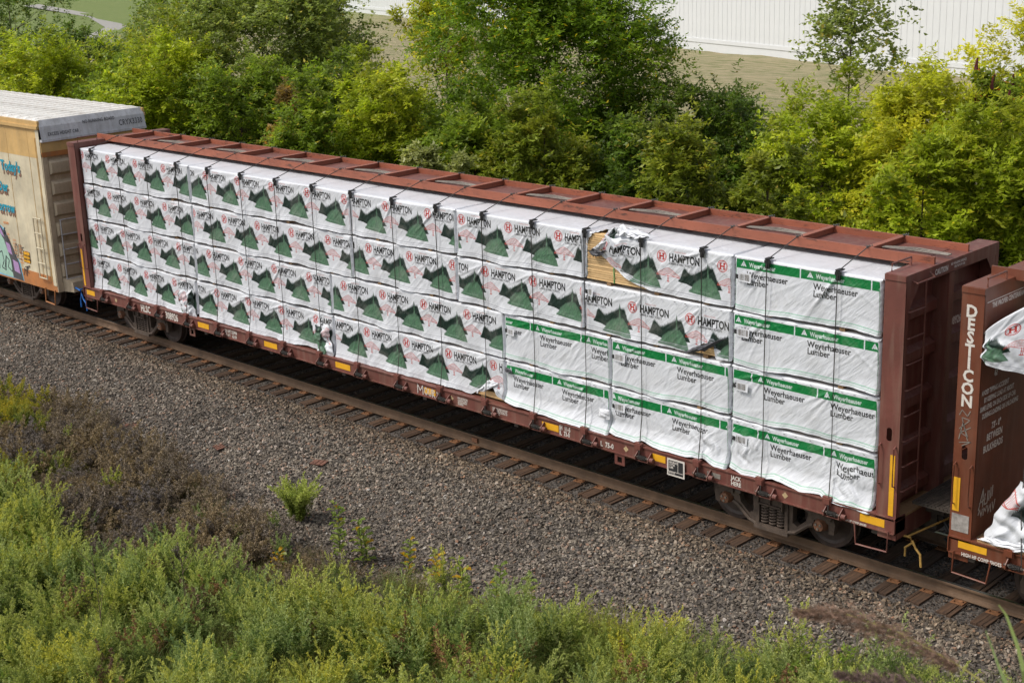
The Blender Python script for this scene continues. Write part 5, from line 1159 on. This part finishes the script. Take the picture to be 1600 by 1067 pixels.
weeds('goldenrod_patch', [(5.2, -7.0), (7.4, -7.2), (8.4, -8.5), (6.5, -9), (5, -8.5)], 9, gold, .9, 1.3, 15)
weeds('goldenrod_patch', [(8.6, -8.6), (10.6, -8.4), (11.8, -10.2), (9.5, -10.6)], 7, gold, .9, 1.2, 16)
weeds('dead_brush', [(2.0, -4.75), (3.9, -4.3), (6.1, -4.1), (8.3, -4.45), (10.6, -4.85), (12.4, -4.95), (13.8, -5.7), (14.2, -6.6), (12.8, -7.5), (9.4, -7.7), (5.0, -7.4), (2.4, -6.0)], 9, dead, .8, 1.35, 17, fall=-1.8)
weeds('grass_tufts', [(2.0, -4.9), (6.1, -4.3), (10.6, -5.0), (13.8, -5.9), (12.8, -7.7), (5.0, -7.6), (2.4, -6.2)], 2.2, grassp, .7, 1.2, 34, fall=.2)
weeds('mugwort_thicket', [(3.0, -5.2), (8.1, -5.3), (10.6, -5.8), (13.8, -6.3), (12.8, -7.7), (5.0, -7.6), (2.4, -6.2)], .9, mug2, .6, .9, 35, fall=-9)
weeds('dead_brush', [(13.8, -5.4), (15.5, -5.2), (17.8, -4.9), (19.2, -4.9), (18.8, -6.3), (15, -7.4), (13.4, -7.0)], 10, dead, .5, .95, 18)
weeds('dry_grass', [(12.8, -5.6), (15.5, -5.0), (18, -4.6), (21, -4.2), (25, -3.6), (26, -6), (20, -8), (14, -8.5)], 14, dgrass, .7, 1.3, 19)
weeds('dry_grass', [(1.0, -4.6), (4, -4.5), (8, -4.6), (13, -5.4), (13, -8), (5, -8), (1, -6.5)], 9, dgrass, .7, 1.2, 20)
# bank close to the camera, mostly below the frame
weeds('mugwort_thicket', [(18, -13), (24, -9.5), (30, -7.5), (36, -8), (36, -13), (26, -17), (18, -20)], 2.5, mug2, .5, .8, 21)

# thicket floor behind the train
rngt = np.random.default_rng(9)
def bush_proto(seed, kd):
    V, F, Cc, cc = crown(seed, .8, .75, .75, G[kd], 2600, lsz=.10); return proto(npmesh('bush', V, F, M['leaf'], Cc))
bush = [bush_proto(500, 'dark'), bush_proto(501, 'mid'), bush_proto(502, 'olive'), bush_proto(503, 'dark'), bush_proto(504, 'bright'), bush_proto(505, 'dark')]
n = 900; x = rngt.uniform(-40, 25, n); y = rngt.uniform(4.6, 21, n); k = (y < 21-.18*(x+10)*0) & (y > 4.6+.0*x); x, y = x[k], y[k]; n = len(x)
front = np.clip((9-y)/4.4, 0, 1)
s = rngt.uniform(1.2, 2.3, n)*(1-.12*front); pidx = rngt.choice(6, n, p=[.24, .22, .14, .18, .08, .14])
scatter('thicket', np.stack([x, y, terrain(x, y)], 1), np.stack([rngt.normal(0, .1, n), rngt.normal(0, .1, n), rngt.uniform(0, 6.28, n)], 1), s, pidx, bush, kind='stuff')
# lawn-edge scrub at upper left
n = 260; x = rngt.uniform(-60, -16, n); y = rngt.uniform(14, 24, n)
scatter('thicket', np.stack([x, y, terrain(x, y)], 1), np.stack([x*0, x*0, rngt.uniform(0, 6.28, n)], 1), rngt.uniform(1.3, 2.4, n), rngt.choice(6, n), bush, kind='stuff')

# ------------------------------------------------------------------ single plants that stand apart
def place_plant(name, me, x, y, sc, label, cat, rz=0, group=None):
    o = place(name, me, None, (x, y, float(terrain(x, y))), (0, 0, rz), label=label, cat=cat); o.scale = (sc,)*3
    if group: o['group'] = group
    return o
def single(seed, **k): return stems_proto(seed, **k)
def milkweed(seed, h=.75, nst=1, cols=((.20, .27, .055), (.27, .31, .07)), yel=.08):
    rng = np.random.default_rng(seed); Vs = []; Cs = []
    for s in range(nst):
        b = np.array([rng.uniform(-.12, .12)*(nst > 1), rng.uniform(-.12, .12)*(nst > 1), 0]); ln = rng.uniform(-.12, .12, 2); hh = h*rng.uniform(.75, 1.1)
        P = [b+np.array([ln[0]*t, ln[1]*t, hh*t]) for t in np.linspace(0, 1, 5)]
        for a in range(4):
            for sv in (np.array([1, 0, 0]), np.array([0, 1, 0])):
                Vs.append(np.array([P[a]-sv*.006, P[a]+sv*.006, P[a+1]+sv*.005, P[a+1]-sv*.005])); Cs.append(np.tile((.14, .17, .05), (4, 1)))
        nn = 9
        for j in range(nn):
            t = .12+.88*j/(nn-1); p = b+np.array([ln[0]*t, ln[1]*t, hh*t]); a0 = j*1.57+rng.uniform(-.3, .3)
            for q in (0, math.pi):
                d = unit(np.array([math.cos(a0+q), math.sin(a0+q), rng.uniform(.15, .7)])); sv = unit(np.cross(d, [0, 0, 1])); L_ = .15*(1.15-.55*abs(t-.5))*rng.uniform(.8, 1.1); W_ = L_*.45
                nv = np.cross(d, sv); m1 = p+d*L_*.55; e = p+d*L_+[0, 0, -.035]
                c = np.array(cols[rng.integers(0, 2)])*rng.uniform(.85, 1.15); c = np.array((.55, .33, .02)) if rng.random() < yel else c
                Vs.append(np.array([p, p+d*L_*.35+sv*W_*.5-nv*.01, m1-nv*.0, m1*0+p+d*L_*.02])); Cs.append(np.tile(c, (4, 1)))
                Vs.append(np.array([p, m1, p+d*L_*.65-sv*W_*.48-nv*.01, p+d*L_*.3-sv*W_*.45-nv*.01])); Cs.append(np.tile(c, (4, 1)))
                Vs.append(np.array([p+d*L_*.35+sv*W_*.5-nv*.01, p+d*L_*.68+sv*W_*.45-nv*.01, e, m1])); Cs.append(np.tile(c*.94, (4, 1)))
                Vs.append(np.array([m1, e, p+d*L_*.85-sv*W_*.3-nv*.01, p+d*L_*.65-sv*W_*.48-nv*.01])); Cs.append(np.tile(c*1.04, (4, 1)))
    V = np.concatenate(Vs); return npmesh('milkweed', V, np.arange(len(V)).reshape(-1, 4), M['leaf'], np.concatenate(Cs))
gm = feather_proto(200, 60, .72, (.19, .26, .07), (.42, .50, .20), .55, .45, 60, .07, .010, .09)
place_plant('goldenrod', gm, 12.55, -4.45, 1.15, 'pale green bushy weed standing alone on the grey ballast', 'weed')
for i, (x, y, h, nst, yl, lab) in enumerate([
    (14.30, -4.95, .85, 2, .10, 'tall broad-leaved milkweed at the ballast edge right of the lone bushy weed'), (14.75, -4.75, .6, 2, .15, 'milkweed with one orange leaf beside the ballast, second from the left'),
    (15.56, -4.50, .55, 1, .35, 'thin stalk with yellow leaves standing alone at the ballast edge'), (16.15, -4.40, .35, 1, .6, 'small stalk with a single orange-yellow leaf on the ballast'),
    (17.25, -4.75, .75, 2, .2, 'milkweed with orange top leaves in the middle of the foreground'), (17.95, -4.75, .7, 2, .15, 'yellow-green milkweed to the right of the orange-topped one'),
    (18.25, -4.50, .5, 1, .05, 'short milkweed at the right end of the milkweed row'), (16.9, -6.2, .6, 2, .0, 'pale round-leaved milkweed among the lower weeds'), (17.6, -5.9, .7, 2, .05, 'bright yellow-green milkweed among the lower weeds'),
    (14.2, -6.2, .5, 1, .7, 'yellowing seedling among brown brush, left of the milkweeds')]):
    place_plant('milkweed', milkweed(300+i, h, nst, yel=yl), x, y, 1.22, lab, 'milkweed', i*.9, 'milkweeds along the ballast edge')
for i, (x, y, sc, lab) in enumerate([(13.15, -5.35, .7, 'thin pale mugwort directly below the lone bushy weed'), (16.75, -4.75, .85, 'dusty green mugwort clump behind the orange-topped milkweed'), (20.55, -4.75, 1.0, 'slender pale mugwort standing alone at the ballast edge, right'), (21.3, -4.55, 1.05, 'upright mugwort next to the slender pale one'),
                              (14.0, -5.9, .75, 'leafy green mugwort between the brown brush and the milkweeds'), (24.4, -4.3, .75, 'small mugwort near the lower right corner'), (23.6, -4.5, .8, 'thin mugwort left of the lower right corner'), (15.2, -5.7, .7, 'blue-green mugwort below the first milkweed')]):
    place_plant('mugwort', (mug if i % 2 else mug2)[i % 4].data, x, y, sc, lab, 'weed', i*1.3, 'single mugworts at the ballast edge')
# bare twiggy stalks rising out of the lower left weeds
for i, (x, y, lab) in enumerate([(13.9, -9.3, 'bare brown forked sapling rising from the lower left weeds'), (14.9, -8.4, 'thin bare stalk with red-brown leaves in the lower left weeds')]):
    mb = MB(); rr_ = random.Random(i+3)
    mb.tube([(0, 0, 0), (.03, 0, .7), (-.03, .03, 1.35), (-.08, .02, 1.8)], .012, 5, r1=.003)
    for k in range(9):
        z = .5+k*.13; a = rr_.uniform(0, 6.28); q = rr_.uniform(.25, .5); mb.tube([(0, 0, z), (math.cos(a)*q*.4, math.sin(a)*q*.4, z+q*.5), (math.cos(a)*q*.7, math.sin(a)*q*.7, z+q)], .005, 4, r1=.0015)
    m_ = plain('twig_bark', (.13, .085, .06, 1), .85, .3, 20); mb.obj('bare_sapling', m_, None, (x, y, float(terrain(x, y))), label=lab, cat='sapling')
# reed plumes close to the camera at the lower right, out of focus
def reed(pts, plume, seed, blade=False):
    """pts: foot on the bank, then the culm up to the drooping tip"""
    rng = np.random.default_rng(seed); pts = np.array(pts, float); o = pts[0]; t0 = np.linspace(0, 1, len(pts)); t = np.linspace(0, 1, 30)
    P = np.stack([np.interp(t, t0, pts[:, i]-o[i]) for i in range(3)], 1); Vs = []; Cs = []
    for a in range(29):
        sv = np.array([.7, .7, 0.]) if not blade else np.array([.6, .5, .5]); w_ = .004 if not blade else .011*(1.1-t[a]); Vs.append(np.array([P[a]-sv*w_, P[a]+sv*w_, P[a+1]+sv*w_, P[a+1]-sv*w_])); Cs.append(np.tile((.26, .24, .10) if not blade else (.20, .26, .09), (4, 1)))
    if plume:
        n = 1500; q = rng.uniform(0, 1, n); L0 = len(pts)-plume; tt = t0[L0-1]+(1-t0[L0-1])*q; c = np.stack([np.interp(tt, t0, pts[:, i]-o[i]) for i in range(3)], 1)
        ax = unit(pts[-1]-pts[L0-1]); r = rng.normal(0, .024, (n, 3))*[.8, .8, .8]*np.sin(np.pi*np.clip(q*.9+.1, 0, 1))[:, None]; c = c+r+np.array([0, 0, -.01])
        d = unit(ax*1.2+rng.normal(size=(n, 3))*.5+[0, 0, -.25]); s2 = unit(np.cross(d, rng.normal(size=(n, 3)))); Vs.append(leaf_quads(c, d, s2, np.full(n, .03), np.full(n, .0035)))
        Cs.append(np.repeat(np.array([.20, .135, .13])*rng.uniform(.6, 1.5, n)[:, None], 4, 0))
    V = np.concatenate(Vs); return npmesh('reed', V, np.arange(len(V)).reshape(-1, 4), M['dry'], np.concatenate(Cs)), o
for i, (pts, pl, bl, lab) in enumerate([
    ([(31.30, -15.50, float(terrain(31.30, -15.50))), (31.25, -15.52, 6.9), (31.129, -15.553, 7.492), (30.999, -15.576, 7.556), (30.819, -15.628, 7.627), (30.68, -15.69, 7.662), (30.56, -15.75, 7.655)], 3, False, 'blurred purple-brown reed plume at the lower right, close to the camera'),
    ([(31.10, -15.60, float(terrain(31.10, -15.60))), (31.06, -15.60, 7.1), (30.985, -15.619, 7.46), (30.855, -15.681, 7.495), (30.71, -15.758, 7.50)], 3, False, 'lower blurred reed plume beneath the larger one at the bottom right'),
    ([(31.30, -15.40, float(terrain(31.30, -15.40))), (31.2, -15.48, 7.2), (31.156, -15.50, 7.56), (31.123, -15.48, 7.622), (31.073, -15.46, 7.698), (31.048, -15.459, 7.721)], 0, True, 'blurred green reed blade crossing the lower right corner'),
    ([(31.20, -15.55, float(terrain(31.20, -15.55))), (31.15, -15.55, 7.3), (31.129, -15.538, 7.516), (31.09, -15.525, 7.568), (31.035, -15.503, 7.652)], 0, True, 'short blurred reed blade between the plume and the corner')]):
    me, o_ = reed(pts, pl, i, bl); place('reed', me, None, tuple(o_), label=lab, cat='reed')
# loose tie plates on the stones
for i, (x, y, rz, lab) in enumerate([(5.65, -3.75, .5, 'rusty tie plate lying on the ballast at the far left'), (8.45, -3.35, -.3, 'rust-red tie plate lying flat on the ballast below the car number'), (11.2, -2.9, .2, 'rusty broken tie plate on the ballast above the lone bushy weed')]):
    mb = MB(); mb.box(-.17, .17, -.09, .09, .0, .014); mb.box(-.05, -.03, -.09, .09, .014, .024); mb.box(.06, .08, -.09, .09, .014, .024)
    for dx in (-.12, .12): mb.box(dx-.012, dx+.012, -.05, -.026, .014, .02)
    o = mb.obj('tie_plate', M['plate_loose'], None, (x, y, float(terrain(x, y))+.04), label=lab, cat='tie plate', group='loose tie plates on the ballast'); o.rotation_euler = (R(9), R(-4), rz)
